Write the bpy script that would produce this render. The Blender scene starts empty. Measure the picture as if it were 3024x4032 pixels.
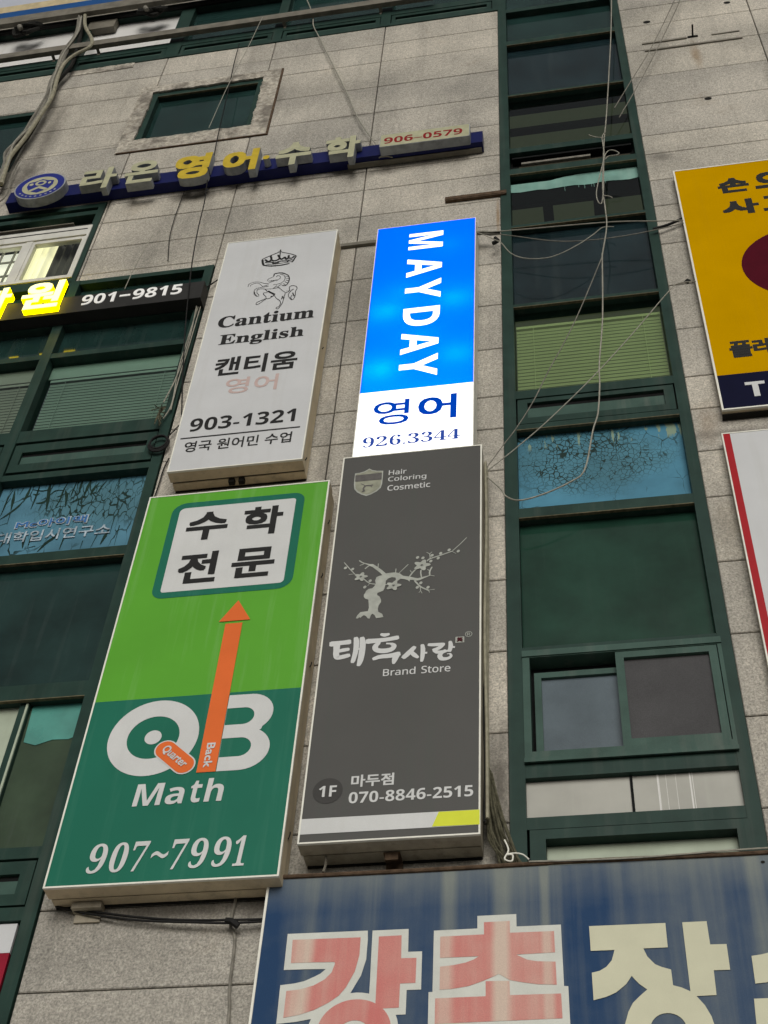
import bpy, math, random
from mathutils import Vector, Matrix
from mathutils.geometry import tessellate_polygon
random.seed(7)
SC = bpy.context.scene
COL = SC.collection

# ------------------------------------------------------------------ camera
cam = bpy.data.cameras.new('camera')
cam.sensor_fit = 'VERTICAL'; cam.sensor_height = 36.0; cam.lens = 36.0*5592/4032
cam.clip_start = 0.05; cam.clip_end = 400
camo = bpy.data.objects.new('camera', cam); COL.objects.link(camo)
R = [[0.9845897326725727, -0.09007994193795174, -0.1498955048565738],
     [0.16624629355615173, 0.7481103752762143, 0.64241188989847],
     [0.05426995664816501, -0.6574317230439501, 0.7515572508737236]]
M = Matrix(((R[0][0], -R[0][1], -R[0][2], 0.0), (R[1][0], -R[1][1], -R[1][2], -6.0),
            (R[2][0], -R[2][1], -R[2][2], 1.6), (0, 0, 0, 1)))
camo.matrix_world = M
SC.camera = camo

# ------------------------------------------------------------------ sky, sun, exposure
SUN_EL, SUN_AZ = math.radians(20), math.radians(171)     # azimuth clockwise from north (+Y)
w = bpy.data.worlds.new('World'); SC.world = w; w.use_nodes = True
nt = w.node_tree; bg = nt.nodes['Background']
sky = nt.nodes.new('ShaderNodeTexSky'); sky.sky_type = 'NISHITA'; sky.sun_disc = False
sky.sun_elevation = SUN_EL; sky.sun_rotation = SUN_AZ; sky.air_density = 1.6; sky.dust_density = 6; sky.ozone_density = 1
hs = nt.nodes.new('ShaderNodeHueSaturation'); hs.inputs['Saturation'].default_value = 0.32
nt.links.new(sky.outputs[0], hs.inputs['Color']); nt.links.new(hs.outputs[0], bg.inputs[0])
bg.inputs[1].default_value = 0.05
sl = bpy.data.lights.new('sun', 'SUN'); sl.energy = 1.5; sl.angle = math.radians(40); sl.color = (1.0, .985, .955)
so = bpy.data.objects.new('sun', sl); COL.objects.link(so)
sd = Vector((math.sin(SUN_AZ)*math.cos(SUN_EL), math.cos(SUN_AZ)*math.cos(SUN_EL), math.sin(SUN_EL)))
so.rotation_euler = sd.to_track_quat('Z', 'Y').to_euler()
so.location = sd*40
SC.view_settings.view_transform = 'Standard'; SC.view_settings.look = 'None'
SC.view_settings.exposure = 0.0; SC.view_settings.gamma = 1.0

# emblem and lettering outlines, metres on the wall (X, Z)
DATA = {}
DATA['horse'] = [(0.0045, [(-2.6291, 11.3263), (-2.6291, 11.3538), (-2.6188, 11.3728), (-2.5950, 11.3862), (-2.5647, 11.3880), (-2.5326, 11.3756), (-2.4992, 11.3519), (-2.4677, 11.3425), (-2.4491, 11.3569), (-2.4204, 11.3710), (-2.3903, 11.3738)]), (0.0040, [(-2.6091, 11.3294), (-2.6059, 11.3516), (-2.5822, 11.3650), (-2.5519, 11.3668), (-2.5284, 11.3416), (-2.5030, 11.2996)]), (0.0045, [(-2.4274, 11.4540), (-2.4375, 11.4311), (-2.4663, 11.4160), (-2.4749, 11.3947), (-2.4668, 11.3772), (-2.4467, 11.3794), (-2.4116, 11.3830), (-2.3841, 11.3863), (-2.3699, 11.4091), (-2.3780, 11.4359), (-2.3962, 11.4482), (-2.4066, 11.4282)]), (0.0100, [(-2.4282, 11.4477), (-2.4286, 11.4776), (-2.4158, 11.4861)]), (0.0035, [(-2.4465, 11.3775), (-2.4207, 11.3738), (-2.4494, 11.3588)]), (0.0050, [(-2.3805, 11.4672), (-2.3474, 11.4442), (-2.3310, 11.4100), (-2.3305, 11.3729), (-2.3421, 11.3414), (-2.3594, 11.3240), (-2.3886, 11.3147), (-2.4188, 11.3138)]), (0.0120, [(-2.4154, 11.4822), (-2.3929, 11.4867), (-2.3668, 11.4810), (-2.3367, 11.4624)]), (0.0090, [(-2.3367, 11.4624), (-2.3078, 11.4301), (-2.2942, 11.3836), (-2.2928, 11.3373), (-2.3006, 11.3023), (-2.3166, 11.2784), (-2.3428, 11.2885)]), (0.0060, [(-2.3244, 11.4197), (-2.3009, 11.4128)]), (0.0060, [(-2.3185, 11.3888), (-2.2973, 11.3797)]), (0.0070, [(-2.3180, 11.3611), (-2.2961, 11.3454)]), (0.0070, [(-2.3258, 11.3398), (-2.2987, 11.3129)]), (0.0070, [(-2.3330, 11.3138), (-2.3119, 11.2820)]), (0.0045, [(-2.3478, 11.3106), (-2.3701, 11.2852), (-2.3778, 11.2641), (-2.3613, 11.2515), (-2.3315, 11.2091), (-2.3027, 11.1742)]), (0.0090, [(-2.4100, 11.2600), (-2.3862, 11.2931)]), (0.0050, [(-2.4992, 11.3098), (-2.4793, 11.3129), (-2.4580, 11.3248)]), (0.0045, [(-2.4523, 11.2980), (-2.5025, 11.2949), (-2.5423, 11.2897), (-2.5631, 11.2740), (-2.5674, 11.2404), (-2.5591, 11.2026), (-2.5429, 11.1740), (-2.5205, 11.1631)]), (0.0045, [(-2.5205, 11.1631), (-2.5218, 11.1858), (-2.5376, 11.2116), (-2.5442, 11.2446), (-2.5397, 11.2691), (-2.5097, 11.2719), (-2.4782, 11.2616), (-2.4270, 11.2545), (-2.3871, 11.2569), (-2.3629, 11.2655)]), (0.0100, [(-2.5664, 11.2402), (-2.5597, 11.2072), (-2.5405, 11.1744)]), (0.0055, [(-2.4782, 11.2616), (-2.4577, 11.2247), (-2.4246, 11.1907), (-2.3957, 11.1578), (-2.3697, 11.1050), (-2.3407, 11.0680), (-2.3275, 11.0388), (-2.3265, 11.0078), (-2.3345, 10.9788), (-2.3517, 10.9691), (-2.3534, 10.9538), (-2.3370, 10.9478), (-2.3214, 10.9848), (-2.3113, 11.0267), (-2.3077, 11.0700), (-2.3029, 11.1671)]), (0.0130, [(-2.4489, 11.2264), (-2.4202, 11.1961), (-2.3949, 11.1728)]), (0.0090, [(-2.3878, 11.1758), (-2.3989, 11.1423), (-2.4188, 11.1420)]), (0.0055, [(-2.4510, 11.2025), (-2.4814, 11.2044), (-2.4841, 11.1851), (-2.4609, 11.1507), (-2.4534, 11.1179), (-2.4304, 11.1132), (-2.4025, 11.1386)]), (0.0055, [(-2.4558, 11.1166), (-2.4885, 11.0985), (-2.5207, 11.0767), (-2.5278, 11.0534), (-2.5179, 11.0425), (-2.4982, 11.0561), (-2.4769, 11.0854), (-2.4536, 11.1073)]), (0.0120, [(-2.3208, 11.1216), (-2.3234, 11.0822)]), (0.0090, [(-2.3172, 11.1254), (-2.3072, 11.0699)]), (0.0055, [(-2.3019, 11.1669), (-2.2832, 11.1782), (-2.2706, 11.2008), (-2.2782, 11.2340), (-2.2709, 11.2596), (-2.2473, 11.2637), (-2.2212, 11.2446), (-2.2118, 11.2109), (-2.2205, 11.1750), (-2.2176, 11.1225), (-2.2204, 11.0786), (-2.2350, 11.0524), (-2.2579, 11.0819), (-2.2740, 11.1253), (-2.2729, 11.1518), (-2.2633, 11.1785), (-2.2465, 11.2092), (-2.2372, 11.2055)]), (0.0045, [(-2.2996, 11.1915), (-2.2780, 11.1996)]), (0.0050, [(-2.2399, 11.1227), (-2.2518, 11.0940), (-2.2353, 11.0551)])]
DATA['crown'] = [(0.0100, [(-2.2422, 11.1589), (-2.2248, 11.1061)]), (0.0120, [(-2.5361, 11.6351), (-2.4899, 11.6154), (-2.4373, 11.6067), (-2.3755, 11.6054), (-2.3201, 11.6160)]), (0.0060, [(-2.5173, 11.6501), (-2.4510, 11.6354), (-2.3789, 11.6367), (-2.2972, 11.6424)]), (0.0140, [(-2.5573, 11.7242), (-2.5487, 11.6742), (-2.5365, 11.6381)]), (0.0100, [(-2.2722, 11.7232), (-2.2813, 11.6868), (-2.2962, 11.6327)]), (0.0120, [(-2.4187, 11.8535), (-2.4153, 11.8234)]), (0.0060, [(-2.4312, 11.8348), (-2.4038, 11.8237)]), (0.0100, [(-2.4164, 11.8236), (-2.4116, 11.7207)]), (0.0070, [(-2.5606, 11.7298), (-2.5371, 11.7506), (-2.5081, 11.7693), (-2.4693, 11.7936), (-2.4252, 11.8188)]), (0.0060, [(-2.4035, 11.8110), (-2.3538, 11.7852), (-2.3094, 11.7577), (-2.2727, 11.7282)]), (0.0140, [(-2.5339, 11.7238), (-2.5063, 11.6888), (-2.4806, 11.7119), (-2.4929, 11.7727)]), (0.0140, [(-2.4853, 11.7082), (-2.4517, 11.6863), (-2.4268, 11.6952), (-2.4116, 11.7207), (-2.4305, 11.7733)]), (0.0140, [(-2.4116, 11.7207), (-2.3908, 11.6968), (-2.3681, 11.7254), (-2.3537, 11.6885), (-2.3373, 11.7041), (-2.3368, 11.7474)]), (0.0120, [(-2.3373, 11.7041), (-2.3082, 11.6976), (-2.2875, 11.7218)]), (0.0100, [(-2.5285, 11.6794), (-2.4812, 11.6737), (-2.4430, 11.6556), (-2.3981, 11.6696), (-2.3457, 11.6628), (-2.3003, 11.6718)]), (0.0120, [(-2.4625, 11.6456), (-2.4112, 11.6486)]), (0.0120, [(-2.3383, 11.6420), (-2.3288, 11.6734)])]
DATA['tree_trunk'] = [(-1.4665, 7.4367), (-1.4593, 7.4611), (-1.4417, 7.4858), (-1.3985, 7.4889), (-1.3934, 7.5152), (-1.4010, 7.5854), (-1.4195, 7.5949), (-1.4301, 7.6109), (-1.4314, 7.6311), (-1.4243, 7.6436), (-1.4202, 7.6617), (-1.4052, 7.6771), (-1.3842, 7.6799), (-1.3719, 7.6957), (-1.3640, 7.7150), (-1.3696, 7.7459), (-1.3632, 7.7732), (-1.3450, 7.7832), (-1.3281, 7.7864), (-1.3410, 7.8071), (-1.3929, 7.8657), (-1.4087, 7.8769), (-1.4325, 7.8938), (-1.4494, 7.9036), (-1.4443, 7.9085), (-1.4098, 7.8941), (-1.3918, 7.8919), (-1.3661, 7.8678), (-1.3316, 7.8305), (-1.3074, 7.7992), (-1.2819, 7.8014), (-1.2498, 7.8021), (-1.2226, 7.7905), (-1.2002, 7.7657), (-1.1615, 7.7550), (-1.1275, 7.7396), (-1.1088, 7.7336), (-1.0670, 7.7451), (-1.0345, 7.7533), (-1.0333, 7.7486), (-1.0665, 7.7323), (-1.0976, 7.7157), (-1.1229, 7.7142), (-1.1348, 7.7216), (-1.1571, 7.7258), (-1.1581, 7.7109), (-1.1719, 7.7261), (-1.1909, 7.7359), (-1.2151, 7.7425), (-1.2302, 7.7270), (-1.2417, 7.7223), (-1.2502, 7.7233), (-1.2425, 7.7382), (-1.2465, 7.7561), (-1.2692, 7.7619), (-1.2900, 7.7538), (-1.3034, 7.7357), (-1.3044, 7.7042), (-1.3093, 7.6674), (-1.3153, 7.6517), (-1.3317, 7.6432), (-1.3498, 7.6364), (-1.3503, 7.6187), (-1.3347, 7.6036), (-1.3242, 7.5766), (-1.3240, 7.5546), (-1.3357, 7.5304), (-1.3393, 7.5018), (-1.3352, 7.4761), (-1.3107, 7.4568), (-1.3024, 7.4293), (-1.3452, 7.4248), (-1.3544, 7.4494), (-1.3683, 7.4646), (-1.3771, 7.4555), (-1.3836, 7.4262), (-1.3947, 7.4288), (-1.4063, 7.4480), (-1.4200, 7.4582), (-1.4323, 7.4473), (-1.4384, 7.4372), (-1.4462, 7.4445), (-1.4538, 7.4339)]
DATA['tree_twigs'] = [(0.0080, [(-1.4441, 7.9045), (-1.4640, 7.9187), (-1.4798, 7.9355)]), (0.0080, [(-1.4493, 7.9013), (-1.4730, 7.8910)]), (0.0080, [(-1.4077, 7.8861), (-1.4232, 7.8748), (-1.4383, 7.8573)]), (0.0070, [(-1.3591, 7.8592), (-1.3589, 7.8925)]), (0.0070, [(-1.2474, 7.7957), (-1.2471, 7.8340)]), (0.0050, [(-1.2280, 7.7919), (-1.2003, 7.8282), (-1.1735, 7.8634)]), (0.0090, [(-1.1615, 7.7550), (-1.1402, 7.7942), (-1.1174, 7.8219)]), (0.0060, [(-1.1508, 7.7916), (-1.1595, 7.8095)]), (0.0080, [(-1.0880, 7.7424), (-1.0934, 7.7771), (-1.0928, 7.8036)]), (0.0090, [(-1.0382, 7.7537), (-1.0392, 7.7857), (-1.0270, 7.8223)]), (0.0060, [(-1.0393, 7.7895), (-1.0530, 7.8041)]), (0.0060, [(-1.0344, 7.7510), (-1.0099, 7.7428)]), (0.0100, [(-1.1293, 7.7172), (-1.0931, 7.6628), (-1.0634, 7.6385), (-1.0394, 7.6224)]), (0.0060, [(-1.0421, 7.6249), (-1.0067, 7.6274)]), (0.0060, [(-1.0421, 7.6249), (-1.0352, 7.6042)]), (0.0070, [(-1.0931, 7.6628), (-1.0892, 7.6268)]), (0.0050, [(-1.0892, 7.6268), (-1.0980, 7.6101)]), (0.0050, [(-1.0892, 7.6268), (-1.0800, 7.6036)]), (0.0090, [(-1.0580, 7.8800), (-1.0399, 7.8971), (-0.9870, 7.9161), (-0.9075, 7.9466)]), (0.0050, [(-0.9075, 7.9466), (-0.8602, 8.0034), (-0.8190, 8.0598)]), (0.0050, [(-0.9074, 7.9450), (-0.8831, 7.9240)]), (0.0070, [(-1.0399, 7.8994), (-1.0439, 7.9404)]), (0.0060, [(-1.0439, 7.9404), (-1.0632, 7.9569)]), (0.0060, [(-1.0439, 7.9404), (-1.0309, 7.9559)]), (0.0070, [(-1.3649, 7.7129), (-1.4003, 7.7246), (-1.4258, 7.7488), (-1.4435, 7.7737)]), (0.0050, [(-1.4003, 7.7246), (-1.4124, 7.7057)]), (0.0060, [(-1.4885, 7.8020), (-1.5214, 7.8482), (-1.5490, 7.8902), (-1.5731, 7.9283)]), (0.0060, [(-1.5031, 7.8191), (-1.5365, 7.8169)]), (0.0090, [(-1.3031, 7.7003), (-1.2822, 7.7053)])]
DATA['tree_buds'] = [(-1.5617, 7.8786), (-1.5160, 7.8622), (-1.4005, 7.7458), (-1.4293, 7.6949), (-1.1177, 7.9169), (-1.0846, 7.9081), (-1.0289, 7.9245), (-1.0354, 7.8733), (-0.9907, 7.8948), (-0.9767, 7.9358), (-0.9254, 7.9598), (-0.8689, 7.9417), (-1.0899, 7.6908), (-1.1096, 7.6551), (-1.0454, 7.6475)]
DATA['tree_flowers'] = [(-1.4605, 7.7872), (-1.2548, 7.6871), (-1.0889, 7.8437)]
DATA['shield'] = [(-1.5666, 8.7858), (-1.5372, 8.7877), (-1.5050, 8.7975), (-1.4854, 8.8118), (-1.4729, 8.8226), (-1.4521, 8.8043), (-1.4185, 8.7911), (-1.3782, 8.7863), (-1.3773, 8.7251), (-1.3779, 8.6505), (-1.3858, 8.6116), (-1.4102, 8.5813), (-1.4449, 8.5557), (-1.4763, 8.5450), (-1.5098, 8.5637), (-1.5399, 8.5906), (-1.5605, 8.6243), (-1.5667, 8.6716)]
DATA['shield_band'] = [(-1.5621, 8.7617), (-1.3844, 8.7651), (-1.3837, 8.6948), (-1.5595, 8.6967)]
DATA['shield_tree'] = [(0.0120, [(-1.5056, 8.5919), (-1.4936, 8.5932), (-1.4993, 8.6186), (-1.4887, 8.6418), (-1.4707, 8.6454), (-1.4543, 8.6430), (-1.4404, 8.6472)]), (0.0060, [(-1.4867, 8.6427), (-1.5041, 8.6595), (-1.5190, 8.6709)]), (0.0060, [(-1.4543, 8.6430), (-1.4452, 8.6263)])]
DATA['brush'] = [([0.0500, 0.0440, 0.0400, 0.0460], [(-1.5998, 7.2439), (-1.5619, 7.2460), (-1.5229, 7.2479), (-1.4885, 7.2504)]), ([0.0500, 0.0440, 0.0420, 0.0400, 0.0360], [(-1.5644, 7.2425), (-1.5624, 7.1973), (-1.5613, 7.1563), (-1.5472, 7.1327), (-1.4846, 7.1447)]), ([0.0280, 0.0340, 0.0300], [(-1.5567, 7.1818), (-1.5239, 7.1881), (-1.4909, 7.1921)]), ([0.0300, 0.0400, 0.0360, 0.0300], [(-1.4555, 7.2801), (-1.4489, 7.2417), (-1.4492, 7.1670), (-1.4611, 7.0872)]), ([0.0340, 0.0420, 0.0440, 0.0400, 0.0260], [(-1.4189, 7.2762), (-1.4114, 7.2302), (-1.4120, 7.1558), (-1.4168, 7.0974), (-1.4251, 7.0588)]), ([0.0220, 0.0220], [(-1.4434, 7.1872), (-1.4131, 7.1893)]), ([0.0220, 0.0340, 0.0220], [(-1.3085, 7.2917), (-1.2847, 7.2831), (-1.2610, 7.2882)]), ([0.0500, 0.0400, 0.0360, 0.0400], [(-1.3861, 7.2426), (-1.3334, 7.2431), (-1.2672, 7.2466), (-1.2079, 7.2554)]), ([0.0300, 0.0400, 0.0400, 0.0440, 0.0400, 0.0340, 0.0240], [(-1.3159, 7.2277), (-1.3362, 7.1962), (-1.3263, 7.1692), (-1.2844, 7.1575), (-1.2409, 7.1663), (-1.2269, 7.1923), (-1.2431, 7.2089)]), ([0.0240, 0.0200], [(-1.2432, 7.2104), (-1.2710, 7.2140)]), ([0.0300, 0.0360, 0.0400, 0.0440], [(-1.3414, 7.1000), (-1.3039, 7.1138), (-1.2439, 7.1165), (-1.1941, 7.1261)]), ([0.0460, 0.0400, 0.0180], [(-1.2084, 7.1165), (-1.2177, 7.0846), (-1.2232, 7.0532)]), ([0.0300, 0.0400, 0.0360], [(-1.1070, 7.1702), (-1.1355, 7.1311), (-1.1692, 7.0928)]), ([0.0300, 0.0340, 0.0200], [(-1.1274, 7.1339), (-1.1046, 7.1059), (-1.0848, 7.0857)]), ([0.0240, 0.0320, 0.0300, 0.0200], [(-1.0638, 7.1827), (-1.0588, 7.1489), (-1.0593, 7.0976), (-1.0632, 7.0544)]), ([0.0240, 0.0240], [(-1.0589, 7.1195), (-1.0372, 7.1173)]), ([0.0260, 0.0300, 0.0300], [(-1.0282, 7.1790), (-0.9955, 7.1755), (-0.9383, 7.1733)]), ([0.0300, 0.0300, 0.0260], [(-0.9464, 7.1704), (-0.9675, 7.1468), (-0.9997, 7.1340)]), ([0.0260, 0.0300, 0.0280, 0.0160], [(-0.9942, 7.1312), (-0.9776, 7.1170), (-0.9505, 7.1157), (-0.9292, 7.1267)]), ([0.0220, 0.0320, 0.0260], [(-0.9045, 7.1919), (-0.9001, 7.1582), (-0.9063, 7.1148)]), ([0.0240, 0.0240], [(-0.8999, 7.1471), (-0.8798, 7.1451)]), ([0.0160, 0.0240, 0.0340, 0.0340, 0.0260, 0.0200, 0.0120], [(-0.9129, 7.1228), (-0.9477, 7.1081), (-0.9606, 7.0876), (-0.9493, 7.0632), (-0.9170, 7.0614), (-0.8969, 7.0774), (-0.9027, 7.0977)]), ([0.0120, 0.0120], [(-0.9027, 7.0977), (-0.9177, 7.0963)])]
DATA['seal'] = [(-0.8741, 7.2244), (-0.8241, 7.2236), (-0.8236, 7.1775), (-0.8744, 7.1784)]
DATA['dark_stripe'] = [(-1.6598, 6.0148), (-0.7313, 6.0107), (-0.7309, 5.9173), (-1.6585, 5.9191)]
DATA['dark_yellow'] = [(-0.9394, 6.0097), (-0.7313, 6.0087), (-0.7309, 5.9183), (-0.9713, 5.9213)]
DATA['k_outline1'] = [(-1.6821, 5.4183), (-1.2852, 5.4160), (-1.2822, 5.3690), (-1.2831, 5.2606), (-1.3028, 5.1766), (-1.3471, 5.0874), (-1.2576, 5.0728), (-1.2579, 5.1536), (-1.2597, 5.2595), (-1.2619, 5.4148), (-1.0857, 5.4150), (-1.0830, 5.2911), (-1.0162, 5.2905), (-1.0141, 5.0920), (-1.0818, 5.0924), (-1.0812, 4.9698), (-1.1439, 4.9698), (-1.1245, 4.9262), (-1.0998, 4.8449), (-1.5440, 4.8612), (-1.5306, 4.9420), (-1.5232, 4.9648), (-1.5913, 4.9534), (-1.6862, 4.9460), (-1.6858, 4.9763), (-1.6883, 5.1439), (-1.6214, 5.1499), (-1.5735, 5.1599), (-1.5267, 5.1815), (-1.4987, 5.1961), (-1.4753, 5.2189), (-1.5797, 5.2222), (-1.6803, 5.2231)]
DATA['k_g'] = [(-1.6532, 5.3834), (-1.3175, 5.3801), (-1.3174, 5.2837), (-1.3334, 5.1991), (-1.3709, 5.1169), (-1.4014, 5.0769), (-1.4466, 5.0429), (-1.5107, 5.0098), (-1.5804, 4.9873), (-1.6549, 4.9751), (-1.6553, 5.1111), (-1.5935, 5.1162), (-1.5272, 5.1342), (-1.4763, 5.1634), (-1.4453, 5.1990), (-1.4329, 5.2436), (-1.4351, 5.2534), (-1.5337, 5.2564), (-1.6490, 5.2581)]
DATA['k_a'] = [(-1.2287, 5.3800), (-1.1181, 5.3809), (-1.1150, 5.2579), (-1.0415, 5.2565), (-1.0414, 5.1267), (-1.1142, 5.1264), (-1.1142, 5.0047), (-1.2059, 5.0024), (-1.2247, 5.0174)]
DATA['k_o'] = [(-1.3176, 4.8774), (-1.3303, 5.0544), (-1.4948, 4.9406)]
DATA['k_outline2'] = [(-0.9627, 5.3990), (-0.7540, 5.3998), (-0.7544, 5.4683), (-0.5676, 5.4684), (-0.5672, 5.4006), (-0.3580, 5.4001), (-0.3559, 5.0805), (-0.3369, 5.0796), (-0.3361, 4.8954), (-0.3378, 4.7898), (-0.9759, 4.8126), (-0.9770, 4.9203), (-0.9787, 5.0771), (-0.9605, 5.0773)]
DATA['k_ch'] = [(-0.9306, 5.3639), (-0.7221, 5.3654), (-0.7222, 5.4312), (-0.5994, 5.4315), (-0.5988, 5.3679), (-0.3915, 5.3661), (-0.3901, 5.2538), (-0.5719, 5.2509), (-0.5200, 5.2218), (-0.4748, 5.2116), (-0.3900, 5.2055), (-0.3889, 5.0883), (-0.4780, 5.0947), (-0.5449, 5.1076), (-0.6032, 5.1211), (-0.6527, 5.1548), (-0.6755, 5.1433), (-0.7300, 5.1208), (-0.7934, 5.0988), (-0.8750, 5.0874), (-0.9274, 5.0868), (-0.9281, 5.2045), (-0.8635, 5.2101), (-0.8084, 5.2203), (-0.7716, 5.2339), (-0.7455, 5.2505), (-0.9292, 5.2507)]
DATA['k_o2'] = [(-0.7141, 5.1201), (-0.6042, 5.1177), (-0.6028, 5.0452), (-0.3707, 5.0435), (-0.3689, 4.9221), (-0.9456, 4.9176), (-0.9468, 5.0436), (-0.7140, 5.0445)]
DATA['k_j'] = [(-0.2267, 5.3839), (0.1262, 5.3823), (0.1253, 5.2545), (0.0147, 5.2542), (0.0288, 5.2124), (0.0602, 5.1713), (0.0887, 5.1560), (0.1294, 5.1412), (0.1307, 5.0627), (0.1671, 5.0501), (0.2039, 5.0295), (0.2033, 5.3817), (0.3146, 5.3816), (0.3166, 5.2598), (0.3899, 5.2584), (0.3898, 5.1280), (0.3175, 5.1286), (0.3152, 5.0068), (0.2280, 5.0052), (0.2592, 4.9599), (0.2817, 4.9060), (0.2904, 4.8586), (0.2805, 4.7360), (-0.1148, 4.7498), (-0.0987, 4.8736), (-0.0767, 4.9416), (-0.0540, 4.9836), (-0.0221, 5.0147), (0.0149, 5.0469), (-0.0173, 5.0747), (-0.0353, 5.0976), (-0.0487, 5.1176), (-0.0765, 5.0773), (-0.1238, 5.0382), (-0.1696, 5.0183), (-0.2268, 5.0044), (-0.2272, 5.1414), (-0.1915, 5.1493), (-0.1602, 5.1676), (-0.1330, 5.2003), (-0.1168, 5.2527), (-0.2260, 5.2534)]
DATA['k_jhole'] = [(0.0923, 4.8298), (0.1018, 4.9291), (0.0192, 4.8690)]
DATA['k_next'] = [[(0.4921, 5.1928), (0.5368, 5.1980), (0.5976, 5.2130), (0.6363, 5.2111), (0.6162, 5.0792), (0.5362, 5.0583), (0.4901, 5.0549)], [(0.4742, 4.9819), (0.6014, 4.9829), (0.5698, 4.7763), (0.4635, 4.7801)]]
DATA['film_tears'] = [[(-4.2037, 9.0254), (-4.2011, 9.1332), (-4.1992, 9.2344), (-4.1821, 9.3133)], [(-4.2011, 9.1332), (-4.1793, 9.2145)], [(-4.1390, 9.0746), (-4.1534, 9.1940), (-4.1698, 9.3115)], [(-4.1333, 9.2506), (-4.1478, 9.3170)], [(-4.1181, 9.2484), (-4.1055, 9.3238)], [(-4.0681, 9.1567), (-4.0568, 9.2483), (-4.0515, 9.3376)], [(-3.9881, 9.0704), (-3.9846, 9.1703), (-3.9833, 9.2805), (-3.9882, 9.3587)], [(-3.9344, 9.2949), (-3.9305, 9.3504)], [(-3.8651, 9.0369), (-3.8799, 9.1556), (-3.9009, 9.2773), (-3.9053, 9.3554)], [(-3.8046, 9.0700), (-3.7876, 9.1426), (-3.7846, 9.2521), (-3.7684, 9.3441)], [(-3.8290, 9.2927), (-3.8309, 9.3619)], [(-3.7279, 9.0593), (-3.7464, 9.1873), (-3.7727, 9.2504)], [(-3.7126, 9.1657), (-3.7089, 9.2498), (-3.7014, 9.3689)], [(-3.6593, 9.1834), (-3.6613, 9.2942), (-3.6583, 9.3713)], [(-3.6120, 9.1515), (-3.6036, 9.2687), (-3.5902, 9.3786)], [(-3.5416, 9.3283), (-3.5542, 9.3734)], [(-4.1974, 8.9916), (-4.1478, 9.0426), (-4.0928, 9.1182), (-4.0726, 9.1742)], [(-4.1789, 8.9238), (-4.1323, 8.9419)], [(-4.1278, 8.9251), (-4.1359, 9.0409)], [(-4.1134, 8.6837), (-4.1020, 8.7453), (-4.0941, 8.7998)], [(-3.9434, 8.6542), (-3.9550, 8.7420), (-3.9539, 8.8254)], [(-3.9072, 8.6652), (-3.9078, 8.7438), (-3.9081, 8.8113)], [(-3.9308, 8.6487), (-3.8546, 8.6663)], [(-3.8241, 8.6003), (-3.7794, 8.6879), (-3.7357, 8.7372), (-3.7140, 8.7977)], [(-3.6649, 8.6033), (-3.6592, 8.7194), (-3.6496, 8.8091)], [(-3.8007, 8.8894), (-3.7988, 8.9867)], [(-3.6747, 8.9048), (-3.6670, 8.9688)], [(-3.5131, 8.5878), (-3.5112, 8.6767)], [(-3.4388, 8.5976), (-3.4176, 8.7271)], [(-3.3754, 8.6204), (-3.3575, 8.7036), (-3.3406, 8.7801)], [(-3.3279, 8.7193), (-3.3296, 8.9147)], [(-3.2701, 8.5991), (-3.2735, 8.8029)], [(-3.9244, 9.0451), (-3.9178, 9.1106)], [(-4.0340, 9.2964), (-3.9448, 9.2665), (-3.8751, 9.2907)], [(-4.0144, 9.2423), (-3.9821, 9.2292), (-3.9624, 9.2434)], [(-3.9639, 9.1338), (-3.9123, 9.1349), (-3.8773, 9.1805)], [(-3.8854, 9.1901), (-3.8485, 9.2527), (-3.7787, 9.2512)], [(-3.7025, 9.0973), (-3.6573, 9.1244), (-3.6140, 9.1350)], [(-3.6493, 9.3440), (-3.5913, 9.3442), (-3.5194, 9.3596)], [(-3.4958, 9.3302), (-3.4873, 9.3722)], [(-3.4282, 9.3376), (-3.4094, 9.3867)], [(-3.3766, 9.3386), (-3.3558, 9.3788)], [(-3.8197, 9.1808), (-3.7881, 9.1932), (-3.7584, 9.2144)], [(-3.9307, 9.1627), (-3.9012, 9.1839)], [(-3.5627, 9.1613), (-3.5543, 9.2276), (-3.5240, 9.3000)], [(-3.5193, 9.1720), (-3.4967, 9.2533), (-3.4702, 9.3179)]]
LAMP = 0.42

# ------------------------------------------------------------------ materials
def node(nt, kind, **kw):
    n = nt.nodes.new(kind)
    for k, v in kw.items(): setattr(n, k, v)
    return n
def mapped(nt, scale):
    tc = node(nt, 'ShaderNodeTexCoord'); mp = node(nt, 'ShaderNodeMapping')
    mp.inputs['Scale'].default_value = scale
    nt.links.new(tc.outputs['Object'], mp.inputs['Vector'])
    return mp.outputs[0]
def noise(nt, vec, scale, detail=3, rough=.55):
    n = node(nt, 'ShaderNodeTexNoise'); n.inputs['Scale'].default_value = scale
    n.inputs['Detail'].default_value = detail; n.inputs['Roughness'].default_value = rough
    nt.links.new(vec, n.inputs['Vector']); return n.outputs['Fac']
def ramp(nt, fac, a, b, lo=0.0, hi=1.0):
    n = node(nt, 'ShaderNodeMapRange'); n.inputs['From Min'].default_value = a; n.inputs['From Max'].default_value = b
    n.inputs['To Min'].default_value = lo; n.inputs['To Max'].default_value = hi
    nt.links.new(fac, n.inputs['Value']); return n.outputs[0]
def mixc(nt, fac, a, b, mode='MIX'):
    n = node(nt, 'ShaderNodeMix', data_type='RGBA', blend_type=mode)
    def put(i, v):
        if hasattr(v, 'is_linked'): nt.links.new(v, n.inputs[i])
        elif isinstance(v, (int, float)): n.inputs[i].default_value = v
        else: n.inputs[i].default_value = (*v, 1)
    put(0, fac); put(6, a); put(7, b)
    return n.outputs[2]
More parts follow.
